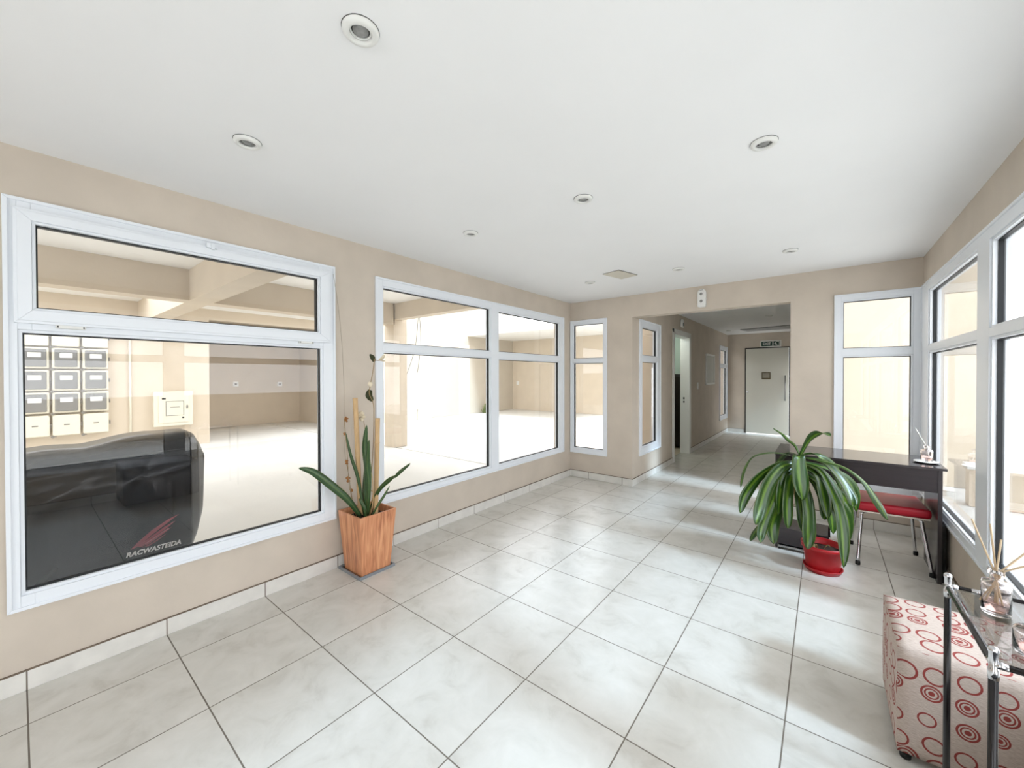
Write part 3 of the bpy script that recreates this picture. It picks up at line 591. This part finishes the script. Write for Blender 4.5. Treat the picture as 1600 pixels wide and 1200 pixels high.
# ------------------------------------------------------------------ desk
root = empty('desk', (2.8, 4.3, 0)); tag(root, 'narrow dark espresso desk with a deep front apron standing in the far right corner', 'desk')
dz = .815; xa, xb, ya, yb = 2.298, 3.298, 3.985, 4.53
mb = MB(); mb.box((xa, ya, dz-.018), (xb, yb, dz)); mb.build('desk_top', M['espresso_top'], root, bevel=.002)
mb = MB(); mb.box((xa+.003, ya+.012, dz-.178), (xb-.022, ya+.03, dz-.019)); mb.build('apron', M['espresso'], root, bevel=.001)
mb = MB(); mb.box((xb-.045, ya+.008, 0), (xb-.022, yb-.06, dz-.019)); mb.build('side_panel', M['espresso'], root, bevel=.001)
mb = MB(); mb.box((xa+.003, ya+.032, 0.0), (xa+.018, ya+.10, dz-.019)); mb.build('side_panel', M['espresso'], root, bevel=.001)
root = empty('low_shelf_unit', (2.45, 4.1, 0)); tag(root, 'low black box shelf on the floor behind the red pot, under the desk end', 'shelf')
mb = MB(); mb.box((2.322, 3.99, .045), (2.66, 4.30, .18)); mb.build('body', M['espresso'], root, bevel=.003)
mb = MB(); mb.box((2.322, 3.985, .018), (2.66, 4.30, .036)); mb.build('rail', M['nickel'], root, bevel=.001)
for x in (2.33, 2.65):
    mb = MB(); mb.box((x-.006, 3.99, 0), (x+.006, 4.29, .045)); mb.build('leg', M['rubber'], root)
mb = MB(); mb.box((2.655, 3.99, .18), (2.668, 4.02, .26)); mb.build('upright', M['black'], root)
mb = MB(); mb.box((3.280, 4.03, 0), (3.302, 4.44, .40)); tag(mb.build('shade_board', M['rubber'], bevel=.002), 'matt black board standing in for the shade between the desk end and the right wall', 'board')  # added board; its black paints the shade beside the desk panel

# small diffuser on the desk
root = empty('coaster', (3.225, 4.20, dz)); tag(root, 'small dark round coaster with pale top under the diffuser on the desk', 'coaster')
mb = MB(); mb.lathe([(0, .0005), (.055, .0005), (.072, .009), (0, .009)], (3.222, 4.19, dz), 32); mb.build('base', M['black'], root)
mb = MB(); mb.lathe([(0, .0092), (.068, .0092), (.068, .011), (0, .011)], (3.222, 4.19, dz), 32); mb.build('top', M['paper'], root)
def diffuser(x, y, z, r, h, neck, reeds, lab, rm, fill=.45, oval=1.0):
    root = empty('reed_diffuser', (x, y, z)); tag(root, lab, 'reed diffuser')
    mb = MB(); w = r*.07
    prof = [(0, .0006), (r*.9, .0006), (r, h*.05), (r, h*.86), (r*.93, h*.93), (neck, h*.96), (neck, h*1.12), (neck*1.25, h*1.14), (neck*1.25, h*1.26), (neck*.8, h*1.26), (neck*.8, h*.93), (r-w*1.6, h*.86), (r-w, h*.80), (r-w, h*.12), (r*.8, h*.09), (0, h*.09)]
    mb.lathe(prof, (x, y, z), 40)
    if oval != 1:
        for v in mb.bm.verts: v.co.y = y+(v.co.y-y)*oval
    bt = mb.build('bottle', M['bottle'], root, smooth=True)
    mb = MB(); mb.lathe([(0, h*.10), (r*.8, h*.10), (r-w*1.2, h*.13), (r-w*1.2, h*fill), (0, h*fill)], (x, y, z), 32)
    if oval != 1:
        for v in mb.bm.verts: v.co.y = y+(v.co.y-y)*oval
    mb.build('oil', M['pinkoil'], root, smooth=True)
    for (dx, dy, L_) in reeds:
        mb = MB(); b0 = Vector((x-dx*.25, y-dy*.25, z+h*.3)); nk = Vector((x+dx*.12, y+dy*.12, z+h*1.26)); d_ = (Vector((x+dx, y+dy, z+h*1.26+L_))-nk)
        mb.tube([b0, nk, nk+d_], .0022, 6); mb.build('reed', rm, root)
diffuser(3.225, 4.19, dz+.0112, .033, .092, .013, [(-.05, .02, .11), (-.062, 0, .13), (-.045, -.02, .09)], 'small glass reed diffuser with white reeds on the right end of the dark desk', M['reed_white'], .4)

# ------------------------------------------------------------------ dracaena
root = empty('flower_pot', (2.62, 3.745, 0)); tag(root, 'round glossy red plastic pot with a saucer on the floor in front of the desk', 'flower pot')
px, py = 2.622, 3.745
mb = MB(); mb.lathe([(0, .012), (.095, .012), (.102, .03), (.125, .17), (.134, .172), (.136, .20), (.126, .20), (.122, .175), (.116, .15), (0, .15)], (px, py, 0), 48); mb.build('pot', M['redpot'], root, smooth=True, bevel=0)
mb = MB(); mb.lathe([(0, 0), (.105, 0), (.118, .026), (.122, .034), (.116, .034), (.100, .011), (0, .011)], (px, py, 0), 48); mb.build('saucer', M['redpot'], root, smooth=True)
mb = MB(); mb.lathe([(0, .152), (.115, .1515), (.115, .158), (.05, .166), (0, .168)], (px, py, 0), 32); mb.build('soil', M['soil'], root, smooth=True)
droot = empty('dracaena', (2.555, 3.73, .1685)); tag(droot, 'leafy dracaena with drooping striped green leaves leaning out of the red pot', 'plant')
mb = MB(); TP = smoothpath([(2.555, 3.735, .160), (2.520, 3.715, .30), (2.478, 3.704, .467), (2.456, 3.696, .613), (2.458, 3.688, .739), (2.483, 3.68, .84)], 6)
mb.tube(TP, [.024-.012*i/(len(TP)-1)+.0015*math.sin(i*2.1) for i in range(len(TP))], 14); mb.build('trunk', M['trunk'], droot, smooth=True)
mb = MB()
for k in range(9):
    a = k*2.4; z = .45+.035*k; p = Vector((2.47, 3.70, z)); mb.tube(smoothpath([p, p+Vector((math.cos(a)*.03, math.sin(a)*.03, -.015)), p+Vector((math.cos(a)*.045, math.sin(a)*.045, -.045))], 3), .0018, 5)
mb.build('dead_stalks', M['twig'], droot)
for k in range(3):
    a = (0.2, 2.6, 4.4)[k]; mb = MB(); ribbon(mb, [(2.60+.03*math.cos(a), 3.735+.02*math.sin(a), .166), (2.60+.05*math.cos(a), 3.735+.03*math.sin(a), .20), (2.60+.07*math.cos(a), 3.735+.04*math.sin(a), .19)], .012, .3); mb.build('fallen_leaf', M['trunk'], droot, solid=.001)
DLF = [
(7,[[2.483, 3.68, 0.85], [2.453, 3.735, 0.919], [2.405, 3.79, 0.955], [2.359, 3.845, 0.995], [2.293, 3.9, 1.027]]),
(16,[[2.483, 3.68, 0.85], [2.53, 3.66, 0.962], [2.568, 3.64, 1.016], [2.613, 3.62, 1.046], [2.663, 3.6, 1.034]]),
(22,[[2.484, 3.66, 0.84], [2.478, 3.62, 0.86], [2.476, 3.58, 0.775], [2.490, 3.54, 0.651], [2.506, 3.5, 0.565]]),
(7,[[2.464, 3.68, 0.835], [2.386, 3.634, 0.867], [2.287, 3.588, 0.872], [2.186, 3.542, 0.832], [2.137, 3.496, 0.728], [2.122, 3.45, 0.601]]),
(15,[[2.456, 3.68, 0.804], [2.348, 3.598, 0.784], [2.233, 3.515, 0.689], [2.151, 3.432, 0.546], [2.133, 3.35, 0.432]]),
(20,[[2.464, 3.68, 0.805], [2.37, 3.585, 0.77], [2.297, 3.49, 0.656], [2.259, 3.395, 0.504], [2.242, 3.3, 0.386]]),
(15,[[2.456, 3.68, 0.775], [2.389, 3.598, 0.746], [2.328, 3.515, 0.535], [2.263, 3.432, 0.328], [2.264, 3.35, 0.245]]),
(20,[[2.444, 3.68, 0.655], [2.4, 3.622, 0.582], [2.352, 3.565, 0.455], [2.317, 3.508, 0.318], [2.338, 3.45, 0.222]]),
(13,[[2.436, 3.68, 0.688], [2.343, 3.685, 0.521], [2.266, 3.69, 0.327], [2.192, 3.695, 0.204], [2.156, 3.7, 0.115]]),
(16,[[2.495, 3.68, 0.843], [2.617, 3.635, 0.834], [2.706, 3.59, 0.749], [2.767, 3.545, 0.635], [2.782, 3.5, 0.575]]),
(12,[[2.495, 3.68, 0.848], [2.617, 3.624, 0.845], [2.74, 3.568, 0.826], [2.837, 3.512, 0.756], [2.902, 3.456, 0.641], [2.943, 3.4, 0.553]]),
(15,[[2.495, 3.68, 0.795], [2.599, 3.604, 0.776], [2.671, 3.528, 0.644], [2.711, 3.452, 0.516], [2.726, 3.376, 0.35], [2.728, 3.3, 0.218]]),
(20,[[2.492, 3.66, 0.716], [2.518, 3.608, 0.597], [2.535, 3.555, 0.472], [2.537, 3.503, 0.349], [2.538, 3.45, 0.238]]),
(15,[[2.496, 3.68, 0.698], [2.554, 3.66, 0.677], [2.607, 3.64, 0.582], [2.63, 3.62, 0.475], [2.626, 3.6, 0.424]]),
(14,[[2.495, 3.7, 0.742], [2.636, 3.712, 0.642], [2.728, 3.725, 0.514], [2.765, 3.737, 0.402], [2.777, 3.75, 0.284]]),
(14,[[2.495, 3.7, 0.767], [2.617, 3.73, 0.707], [2.711, 3.76, 0.597], [2.755, 3.79, 0.527], [2.768, 3.82, 0.307], [2.759, 3.85, 0.189]]),
(16,[[2.483, 3.7, 0.814], [2.559, 3.767, 0.739], [2.617, 3.833, 0.612], [2.637, 3.9, 0.475]]),
(16,[[2.472, 3.68, 0.694], [2.479, 3.62, 0.563], [2.497, 3.56, 0.416], [2.522, 3.5, 0.323]]),
(17,[[2.475, 3.7, 0.852], [2.422, 3.71, 0.794], [2.339, 3.72, 0.69], [2.275, 3.73, 0.524], [2.253, 3.74, 0.361], [2.296, 3.75, 0.187]]),
(15,[[2.494, 3.7, 0.806], [2.673, 3.75, 0.759], [2.784, 3.8, 0.648], [2.816, 3.85, 0.452]]),
(14,[[2.47, 3.7, 0.78], [2.40, 3.62, 0.74], [2.37, 3.55, 0.60], [2.36, 3.52, 0.42]]),
(15,[[2.49, 3.69, 0.80], [2.58, 3.62, 0.74], [2.62, 3.56, 0.62], [2.65, 3.52, 0.45]]),
(15,[[2.46, 3.69, 0.80], [2.37, 3.66, 0.79], [2.28, 3.62, 0.66], [2.24, 3.60, 0.48], [2.235, 3.58, 0.33]]),
(16,[[2.47, 3.68, 0.74], [2.43, 3.60, 0.70], [2.41, 3.54, 0.52], [2.42, 3.50, 0.34]]),
(14,[[2.45, 3.69, 0.70], [2.36, 3.66, 0.62], [2.30, 3.62, 0.44], [2.28, 3.60, 0.26]]),
(16,[[2.50, 3.68, 0.78], [2.60, 3.66, 0.76], [2.69, 3.64, 0.62], [2.71, 3.62, 0.46]]),
(15,[[2.50, 3.70, 0.72], [2.60, 3.66, 0.66], [2.66, 3.62, 0.50], [2.68, 3.60, 0.33]]),
(14,[[2.49, 3.69, 0.86], [2.58, 3.74, 0.86], [2.68, 3.80, 0.76], [2.73, 3.84, 0.60]]),
(12,[[2.47, 3.69, 0.86], [2.40, 3.76, 0.86], [2.33, 3.82, 0.76], [2.29, 3.86, 0.62]]),
]
for w_, P_ in DLF:
    mb = MB(); steep = sum(1 for p, q in zip(P_, P_[1:]) if abs(q[2]-p[2]) > 0.6*math.dist(p, q)) > len(P_)/3
    ribbon(mb, P_, w_*.0052, .28, view if steep else None, basew=.28, peak=.7, tipw=.02); mb.build('leaf', M['dleaf'], droot, smooth=True, solid=.001)

# ------------------------------------------------------------------ ottoman
root = empty('ottoman', (3.07, 2.29, 0)); tag(root, 'upholstered cream ottoman with a red ring and circle pattern beside the right wall', 'ottoman')
mb = MB(); x0, x1, y0, y1, z0, z1 = 2.848, 3.285, 2.065, 2.52, .035, .435
mb.box((x0, y0, z0), (x1, y1, z1)); bmesh.ops.subdivide_edges(mb.bm, edges=mb.bm.edges[:], cuts=12, use_grid_fill=True)
for v in mb.bm.verts:
    u_, w_, q_ = (v.co.x-x0)/(x1-x0), (v.co.y-y0)/(y1-y0), (v.co.z-z0)/(z1-z0)
    puff = lambda t: max(0.0, 4*t*(1-t))
    if q_ > .999: v.co.z += .012*puff(u_)**.5*puff(w_)**.5
    if w_ < .001: v.co.y -= .008*puff(u_)**.5*puff(q_)**.5
    if u_ < .001: v.co.x -= .008*puff(w_)**.5*puff(q_)**.5
bmesh.ops.recalc_face_normals(mb.bm, faces=mb.bm.faces)
for f in mb.bm.faces:
    n = f.normal
    for l in f.loops:
        p = l.vert.co
        l[mb.uv].uv = (p.x, p.z) if abs(n.y) > .7 else ((p.y+.3, p.z+.1) if abs(n.x) > .7 else (p.x+1.07, p.y+.55))
mb.build('cushion', M['ottoman'], root, smooth=True)
for fx, fy in ((2.875, 2.095), (3.25, 2.095), (2.875, 2.48), (3.25, 2.48)):
    mb = MB(); mb.lathe([(0, 0), (.016, 0), (.019, .038), (0, .038)], (fx, fy, 0), 16); mb.build('foot', M['rubber'], root, smooth=True)

# black bench close to the camera, mirrored in the near left window
root = empty('bench', (3.0, 1.03, 0)); tag(root, 'low black block bench beside the right wall, mirrored in the near left window', 'bench')
mb = MB(); mb.box((2.76, .70, .03), (3.27, 1.35, .40)); mb.build('body', M['black'], root, bevel=.012, seg=3)
mb = MB(); mb.box((2.755, .695, .401), (3.275, 1.355, .45)); mb.build('seat_pad', M['rubber'], root, bevel=.015, seg=3)
for x in (2.80, 3.23):
    for y in (.74, 1.31):
        mb = MB(); mb.box((x-.02, y-.02, 0), (x+.02, y+.02, .03)); mb.build('foot', M['nickel'], root)

# ------------------------------------------------------------------ glass side table
root = empty('side_table', (3.1, 1.6, 0)); tag(root, 'small smoked glass side table with black and chrome tubes at the right edge', 'table')
tx0, tx1, ty0, ty1, tz = 2.938, 3.265, 1.40, 1.835, .80
for x, y in ((tx0, ty0), (tx0, ty1), (tx1, ty0), (tx1, ty1)):
    mb = MB(); mb.tube([(x, y, 0), (x, y, tz-.03)], .0085, 16); mb.build('leg', M['black'], root, smooth=True)
    mb = MB(); mb.lathe([(0, -.045), (.0092, -.045), (.0098, -.03), (.0098, -.022), (.008, -.018), (.008, .016), (.0098, .020), (.0098, .027), (.006, .031), (0, .031)], (x, y, tz), 20)
    sx = 1 if x == tx0 else -1; sy = 1 if y == ty0 else -1
    mb.tube([(x, y, tz-.010), (x, y+sy*.022, tz-.010)], .0085, 12); mb.tube([(x, y, tz-.010), (x+sx*.022, y, tz-.010)], .0085, 12)
    mb.build('joint', M['chrome'], root, smooth=True)
for x in (tx0, tx1):
    mb = MB(); mb.tube([(x, ty0+.018, tz-.010), (x, ty1-.018, tz-.010)], .0082, 14); mb.build('rail', M['darkchrome'] if x == tx0 else M['black'], root, smooth=True)
for y in (ty0, ty1):
    mb = MB(); mb.tube([(tx0+.018, y, tz-.010), (tx1-.018, y, tz-.010)], .0075, 14); mb.build('rail', M['black'], root, smooth=True)
    mb = MB(); mb.tube([(tx0+.05, y, tz-.010), (tx0+.08, y, tz-.010)], .0085, 14); mb.build('clip', M['chrome'], root, smooth=True)
mb = MB(); mb.box((tx0+.011, ty0+.011, tz-.016), (tx1-.011, ty1-.011, tz-.008)); mb.build('glass_top', M['smoked'], root)
diffuser(3.008, 1.700, tz-.0078, .029, .098, .013, [(-.035, .06, .12), (.0, .055, .115), (.015, .03, .08), (.09, .03, .10), (.12, .0, .075)], 'larger clear glass reed diffuser with brown reeds on the smoked glass side table', M['reed'], .35)
diffuser(3.030, 1.500, tz-.0078, .040, .062, .014, [], 'pinkish clear glass perfume bottle at the near end of the smoked glass table, no reeds', M['reed'], .3)
o = [x for x in D.objects if x.name.startswith('reed_diffuser') and 'perfume' in x.get('label', '')][0]; o.name = 'perfume_bottle'; o['category'] = 'bottle'

# ------------------------------------------------------------------ outside, left: covered car park and courtyard
def S(name, boxes, m):
    mb = MB()
    for a, b in boxes: mb.box(a, b)
    return tag(mb.build(name, m), kind='structure')
S('patio_floor', [((-11.2, -8, -.12), (-.45, 4.80, -.002)), ((-11.2, 4.80, -.12), (-.45, 4.86, -.03)), ((-11.2, 4.86, -.12), (-.45, 14, -.006)), ((-.45, 5.2, -.12), (XC-.15, 6.5, -.006)), ((-.45, 8.8, -.12), (XC-.15, 14, -.006))], M['asphalt'])
S('carport_ceiling', [((-4.55, -8, 2.95), (-.45, 5.0, 3.1))], M['ceiling_out'])
S('courtyard_canopy', [((-8.15, 10.8, 3.0), (-.6, 13.8, 3.2)), ((-8.0, -8, 2.95), (-7.1, 5.6, 3.1))], M['ceiling_out'])
S('carport_beam_long', [((-4.55, -8, 2.52), (-4.27, 1.48, 2.949)), ((-4.55, 1.75, 2.52), (-4.27, 4.8, 2.949))], M['plaster_out'])
S('carport_beam_cross', [((-8, 1.48, 2.52), (-.45, 1.75, 2.949))], M['plaster_out'])
S('carport_beam_front', [((-4.6, 4.8, 2.63), (-.45, 5.0, 2.949))], M['plaster_out'])
S('carport_pillar', [((-4.6, 4.78, 0), (-4.27, 5.1, 2.95))], M['plaster_out'])
S('wall_carport_back', [((-8.2, -8, 0), (-8.0, 2.62, 3.1)), ((-8.2, 2.62, 2.72), (-8.0, 5.6, 5.2)), ((-11.2, 2.4, 0), (-8.2, 2.62, 3.2)), ((-11.2, 2.62, 0), (-11.0, 6, 3.2)), ((-11.2, 5.8, 0), (-8.2, 6.0, 3.2)), ((-11.2, 2.4, 3.0), (-8.2, 6, 3.2))], M['plaster_out'])
S('wall_courtyard', [((-8.35, 5.6, 0), (-8.15, 13.8, 4.6))], M['offwhite'])
S('wall_courtyard_end', [((-8.15, 13.6, 0), (-.6, 13.8, 2.85)), ((-8.15, 13.6, 2.85), (-.6, 13.8, 3.0))], M['plaster_out'])
S('wall_carport_side', [((-8.2, -8.2, 0), (-.45, -8, 1.6))], M['plaster_out'])
S('upper_sun_block', [((-.45, -3.2, 2.68), (3.47, 5.2, 9)), ((XC-.15, 5.2, 2.68), (2.51, 11.75, 3.1))], M['plaster_out'])  # unseen upper storeys, height set to keep sun off the carport side
# electricity meters on the back wall
xs = [-.47, -.115, .24, .595, .95]; zs = [.43, .83, 1.22, 1.61, 2.0]
MX = -8.0; first = {}
cols = ['fourth column from the right', 'third column from the right', 'middle right column', 'rightmost column']
rows_ = ['bottom row', 'lowest dark row', 'middle dark row', 'top dark row', 'top row']
grp = 'electricity meter boxes on the carport wall'
def copy_tree(o, parent=None):
    c_ = o.copy(); C.objects.link(c_)
    if parent is not None: c_.parent = parent
    for ch in list(o.children): copy_tree(ch, c_)
    return c_
def meter(dark):
    root = empty('meter_box', (MX, 0, 0))
    mb = MB(); mb.box((MX, 0, 0), (MX+.12, .33, .365)); b1 = mb.build('body', M['cream'], root, bevel=.02, seg=3)
    if dark:
        mb = MB(); mb.box((MX+.12, .03, .03), (MX+.15, .30, .335)); mb.build('cover', M['meter'], root, bevel=.025, seg=3)
        mb = MB(); mb.box((MX+.151, .09, .19), (MX+.154, .24, .27)); mb.build('label', M['paper'], root)
    else:
        mb = MB(); mb.box((MX+.12, .13, .18), (MX+.123, .20, .20)); mb.build('mark', M['cable'], root)
    mb = MB(); mb.box((MX+.02, .335, .15), (MX+.10, .352, .215))
    mb.build('coupling', M['cable'], root)
    mb = MB(); mb.tube([(MX+.10, 0, -.012), (MX+.135, 0, -.012)], .024, 8); mb.tube([(MX+.12, -.02, -.012), (MX+.12, .045, -.012)], .008, 6); mb.build('clamp', M['cable'], root)
    return root
pd, pl = meter(True), meter(False); used = {True: False, False: False}
for ci in range(4):
    for ri in range(5):
        dark = ri in (1, 2, 3)
        src = pd if dark else pl
        o = src if not used[dark] else copy_tree(src)
        used[dark] = True
        o.location = (MX, [-.36, 0.0, .36, .72][ci], zs[ri])
        w1 = 'dark-windowed grey' if dark else 'plain cream'
        tag(o, '%s electricity meter box in the carport, %s, %s' % (w1, rows_[ri], cols[ci]), 'meter box', grp)
root = empty('conduit_pipe', (MX+.02, 1.354, 0)); tag(root, 'thin pale vertical conduit pipe on the carport wall right of the meters', 'pipe')
mb = MB(); mb.tube([(MX+.02, 1.354, 0), (MX+.02, 1.354, 2.5)], .018, 12); mb.build('pipe', M['cream'], root, smooth=True)
root = empty('electrical_panel', (MX, 1.98, .45)); tag(root, 'square cream electrical panel box on the carport wall above the covered motorcycle', 'electrical panel')
mb = MB(); mb.box((MX, 1.68, .45), (MX+.12, 2.30, 1.16)); mb.build('housing', M['cream'], root, bevel=.012)
mb = MB(); mb.box((MX+.12, 1.75, .52), (MX+.135, 2.23, 1.09)); mb.build('door', M['cream'], root, bevel=.004)
mb = MB(); ring(mb, lambda u, w, z: (MX+.135+w, u, z), (1.86, 2.15, .66, .96), (1.868, 2.142, .668, .952), 0, .003); mb.box((MX+.135, 1.93, .83), (MX+.138, 2.08, .84)); mb.build('label_frame', M['cable'], root)
mb = MB(); mb.box((MX+.135, 1.80, 1.0), (MX+.14, 1.86, 1.03)); mb.box((MX+.135, 2.12, .60), (MX+.14, 2.15, .63)); mb.build('badge', M['gasket'], root)
mb = MB(); mb.box((MX+.135, 2.19, .8), (MX+.15, 2.215, .87)); mb.build('lock', M['nickel'], root, bevel=.002)
for (x, y, z, nx, lab) in ((-11, 4.0, 1.24, 0, 'left of two small white wall outlets in the carport recess'), (-11, 5.2, 1.22, 0, 'right of two small white wall outlets in the carport recess')):
    root = empty('wall_outlet', (x, y, z)); tag(root, lab, 'outlet', 'wall outlets in the recess')
    mb = MB(); mb.box((x, y-.07, z-.07), (x+.015, y+.07, z+.07)); mb.build('plate', M['white_metal'], root, bevel=.004)
    mb = MB(); mb.box((x+.015, y-.03, z-.02), (x+.018, y+.03, z+.02)); mb.build('socket', M['cable'], root)
root = empty('wall_outlet', (-7.9, 13.6, 1.16)); tag(root, 'small white wall outlet on the far courtyard wall beyond the right pane', 'outlet')
mb = MB(); mb.box((-7.93, 13.585, 1.08), (-7.80, 13.6, 1.24)); mb.build('plate', M['white_metal'], root, bevel=.004)
root = empty('utility_box', (-8.1, 8.65, 0)); tag(root, 'small white box at the foot of the sunlit courtyard wall', 'box')
mb = MB(); mb.box((-8.15, 8.42, 0), (-8.0, 8.9, .34)); mb.build('body', M['white_metal'], root, bevel=.01)
mb = MB(); mb.box((-8.16, 8.40, .341), (-7.98, 8.92, .36)); mb.build('lid', M['white_metal'], root, bevel=.004)
for (pts, lab) in (([(-8.14, 8.45, 3.5), (-8.13, 8.30, 2.4), (-8.13, 7.95, 1.5)], 'left of two thin cables running down the sunlit courtyard wall'),
                   ([(-8.14, 8.50, 3.5), (-8.13, 8.54, 2.6), (-8.13, 8.40, 1.6)], 'right of two thin cables running down the sunlit courtyard wall')):
    mb = MB(); mb.tube(smoothpath(pts), .008, 6); tag(mb.build('wall_cable', M['cable'], loc=pts[0]), lab, 'cable', 'cables on the courtyard wall')
root = empty('weed', (-8.05, 11.6, 0)); tag(root, 'small green weed growing at the foot of the far courtyard wall', 'plant')
mb = MB()
for k in range(40):
    a = random.random()*6.28; h_ = .1+random.random()*.3; p = Vector((-8.0+.1*random.random(), 11.6+.35*(random.random()-.5), 0))
    ribbon(mb, [p, p+Vector((math.cos(a)*.03+.02, math.sin(a)*.06, h_*.6)), p+Vector((math.cos(a)*.06+.04, math.sin(a)*.12, h_))], .03, .2)
for v in mb.bm.verts: v.co.x = max(v.co.x, -8.13)
mb.build('leaves', mat('weed_leaf', srgb(120, 140, 80), .6), root)

# ------------------------------------------------------------------ covered motorcycle
root = empty('motorcycle_cover', (-1.1, .1, 0)); tag(root, 'motorcycle under a shiny black cover parked outside the near left window', 'motorcycle')
top = [(-1.1, .80), (-.7, .98), (-.3, 1.0), (0, 1.015), (.24, 1.018), (.37, 1.040), (.57, 1.066), (.70, 1.068), (.77, 1.060), (.81, 1.03), (.85, .95), (.872, .88)]
def lerp_tab(tab, x):
    if x <= tab[0][0]: return tab[0][1]
    for (a, p), (b, q) in zip(tab, tab[1:]):
        if x <= b: return p+(q-p)*(x-a)/(b-a)
    return tab[-1][1]
bot = [(-1.1, .05), (.55, .03), (.70, .08), (.76, .151), (.815, .27), (.856, .41), (.864, .55), (.869, .70), (.872, .80)]
hw = [(-1.1, .16), (-.8, .27), (0, .31), (.6, .31), (.76, .27), (.82, .2), (.872, .12)]
CREASE = [(.15, .45, 1.15, .016, .035, .55), (-.05, .62, .75, .012, .03, .5), (.3, .78, .12, .010, .02, .6), (.0, .25, .9, .012, .03, .4), (-.3, .5, 1.3, .014, .04, .5), (.62, .6, -1.6, .008, .03, .25), (-.1, .86, .05, -.008, .02, .9)]
mb = MB(); ny, na = 180, 120; rows = []
for i in range(ny+1):
    t = i/ny; y = -1.1+(.872+1.1)*(1-(1-t)**1.35)
    zt, zb, h_ = lerp_tab(top, y), lerp_tab(bot, y), lerp_tab(hw, y); row = []
    for k in range(na):
        a = 2*PI*k/na; ca, sa = math.cos(a), math.sin(a)
        e_ = .42; cx_ = math.copysign(abs(ca)**e_, ca); sz = math.copysign(abs(sa)**e_, sa)
        zz = (zt+zb)/2+(zt-zb)/2*sz
        taper = 1-.12*max(0, (zz-.75)/.35)
        fold = .006*math.sin(y*13+zz*7)*math.sin(zz*9-y*4)+1.9*sum(am*math.exp(-((zz-(z_+sl*(y-y_)))/wd)**2)*max(0, 1-abs(y-y_)/ln) for (y_, z_, sl, am, wd, ln) in CREASE)
        x = -1.22+h_*cx_*taper+fold*(1 if abs(ca) > .4 else 0)
        row.append(mb.bm.verts.new((x, y, max(zz+.006*math.sin(y*17)*(sa > .6), .003))))
    rows.append(row)
for A, B in zip(rows, rows[1:]):
    for k in range(na): mb.bm.faces.new((A[k], A[(k+1) % na], B[(k+1) % na], B[k]))
mb.bm.faces.new(rows[0][::-1]); mb.bm.faces.new(rows[-1])
cov = mb.build('cover', M['cover'], root, smooth=True)
mb = MB(); mb.tube(smoothpath([(-.912, -.6, .90), (-.912, 0, .935), (-.912, .4, .95), (-.915, .72, .955)]), .004, 6); mb.tube(smoothpath([(-.93, .745, 1.035), (-.915, .75, .95), (-.918, .755, .86)]), .004, 6); mb.build('seam', M['piping'], root)
# wing emblem and lettering printed on the side of the cover
wx = -.882
def W2(u, v): return (wx, .43+u, .335+v)
feathers = [[(0, .012), (.03, .045), (.10, .105), (.19, .158), (.245, .178), (.19, .138), (.10, .075), (.04, .022)],
            [(.035, .020), (.10, .067), (.17, .112), (.225, .135), (.17, .092), (.09, .043), (.05, .015)],
            [(.045, .012), (.10, .040), (.16, .078), (.205, .098), (.15, .058), (.09, .022)],
            [(.05, .006), (.10, .020), (.14, .043), (.18, .062), (.13, .028), (.09, .008)]]
mb = MB()
for f_ in feathers: mb.prism([W2(*p) for p in f_], (.003, 0, 0))
mb.build('wing_emblem', M['redlogo'], root)
mb = MB()
for a, b in (((.04, .045), (.235, .172)), ((.06, .036), (.215, .130)), ((.07, .027), (.19, .094))):
    mb.tube([W2(*a), W2(*b)], .003, 5)
mb.build('emblem_lines', M['redlogo2'], root)
text('RACWASTEIDA', 'lettering', M['whiteprint'], root, (wx+.002, .545, .315), .042, rx=PI/2, rz=PI/2, sx=.95, shear=.25, bold=.0012)

# ------------------------------------------------------------------ outside, right: terrace
S('terrace_floor', [((3.47, -8, -.12), (14, 14, -.004)), ((2.51, 5.2, -.12), (3.47, 14, -.004))], M['asphalt'])
S('wall_terrace_end', [((2.51, 7.6, 0), (4.15, 7.8, 4.5))], M['offwhite'])
S('wall_terrace_low', [((3.9, 6.6, 0), (12, 6.75, .42)), ((9, -8, 0), (9.2, 6.6, 1.0))], M['plaster_out'])
S('trim_1', [((3.88, 6.57, .42), (12, 6.78, .47))], M['white_metal'])
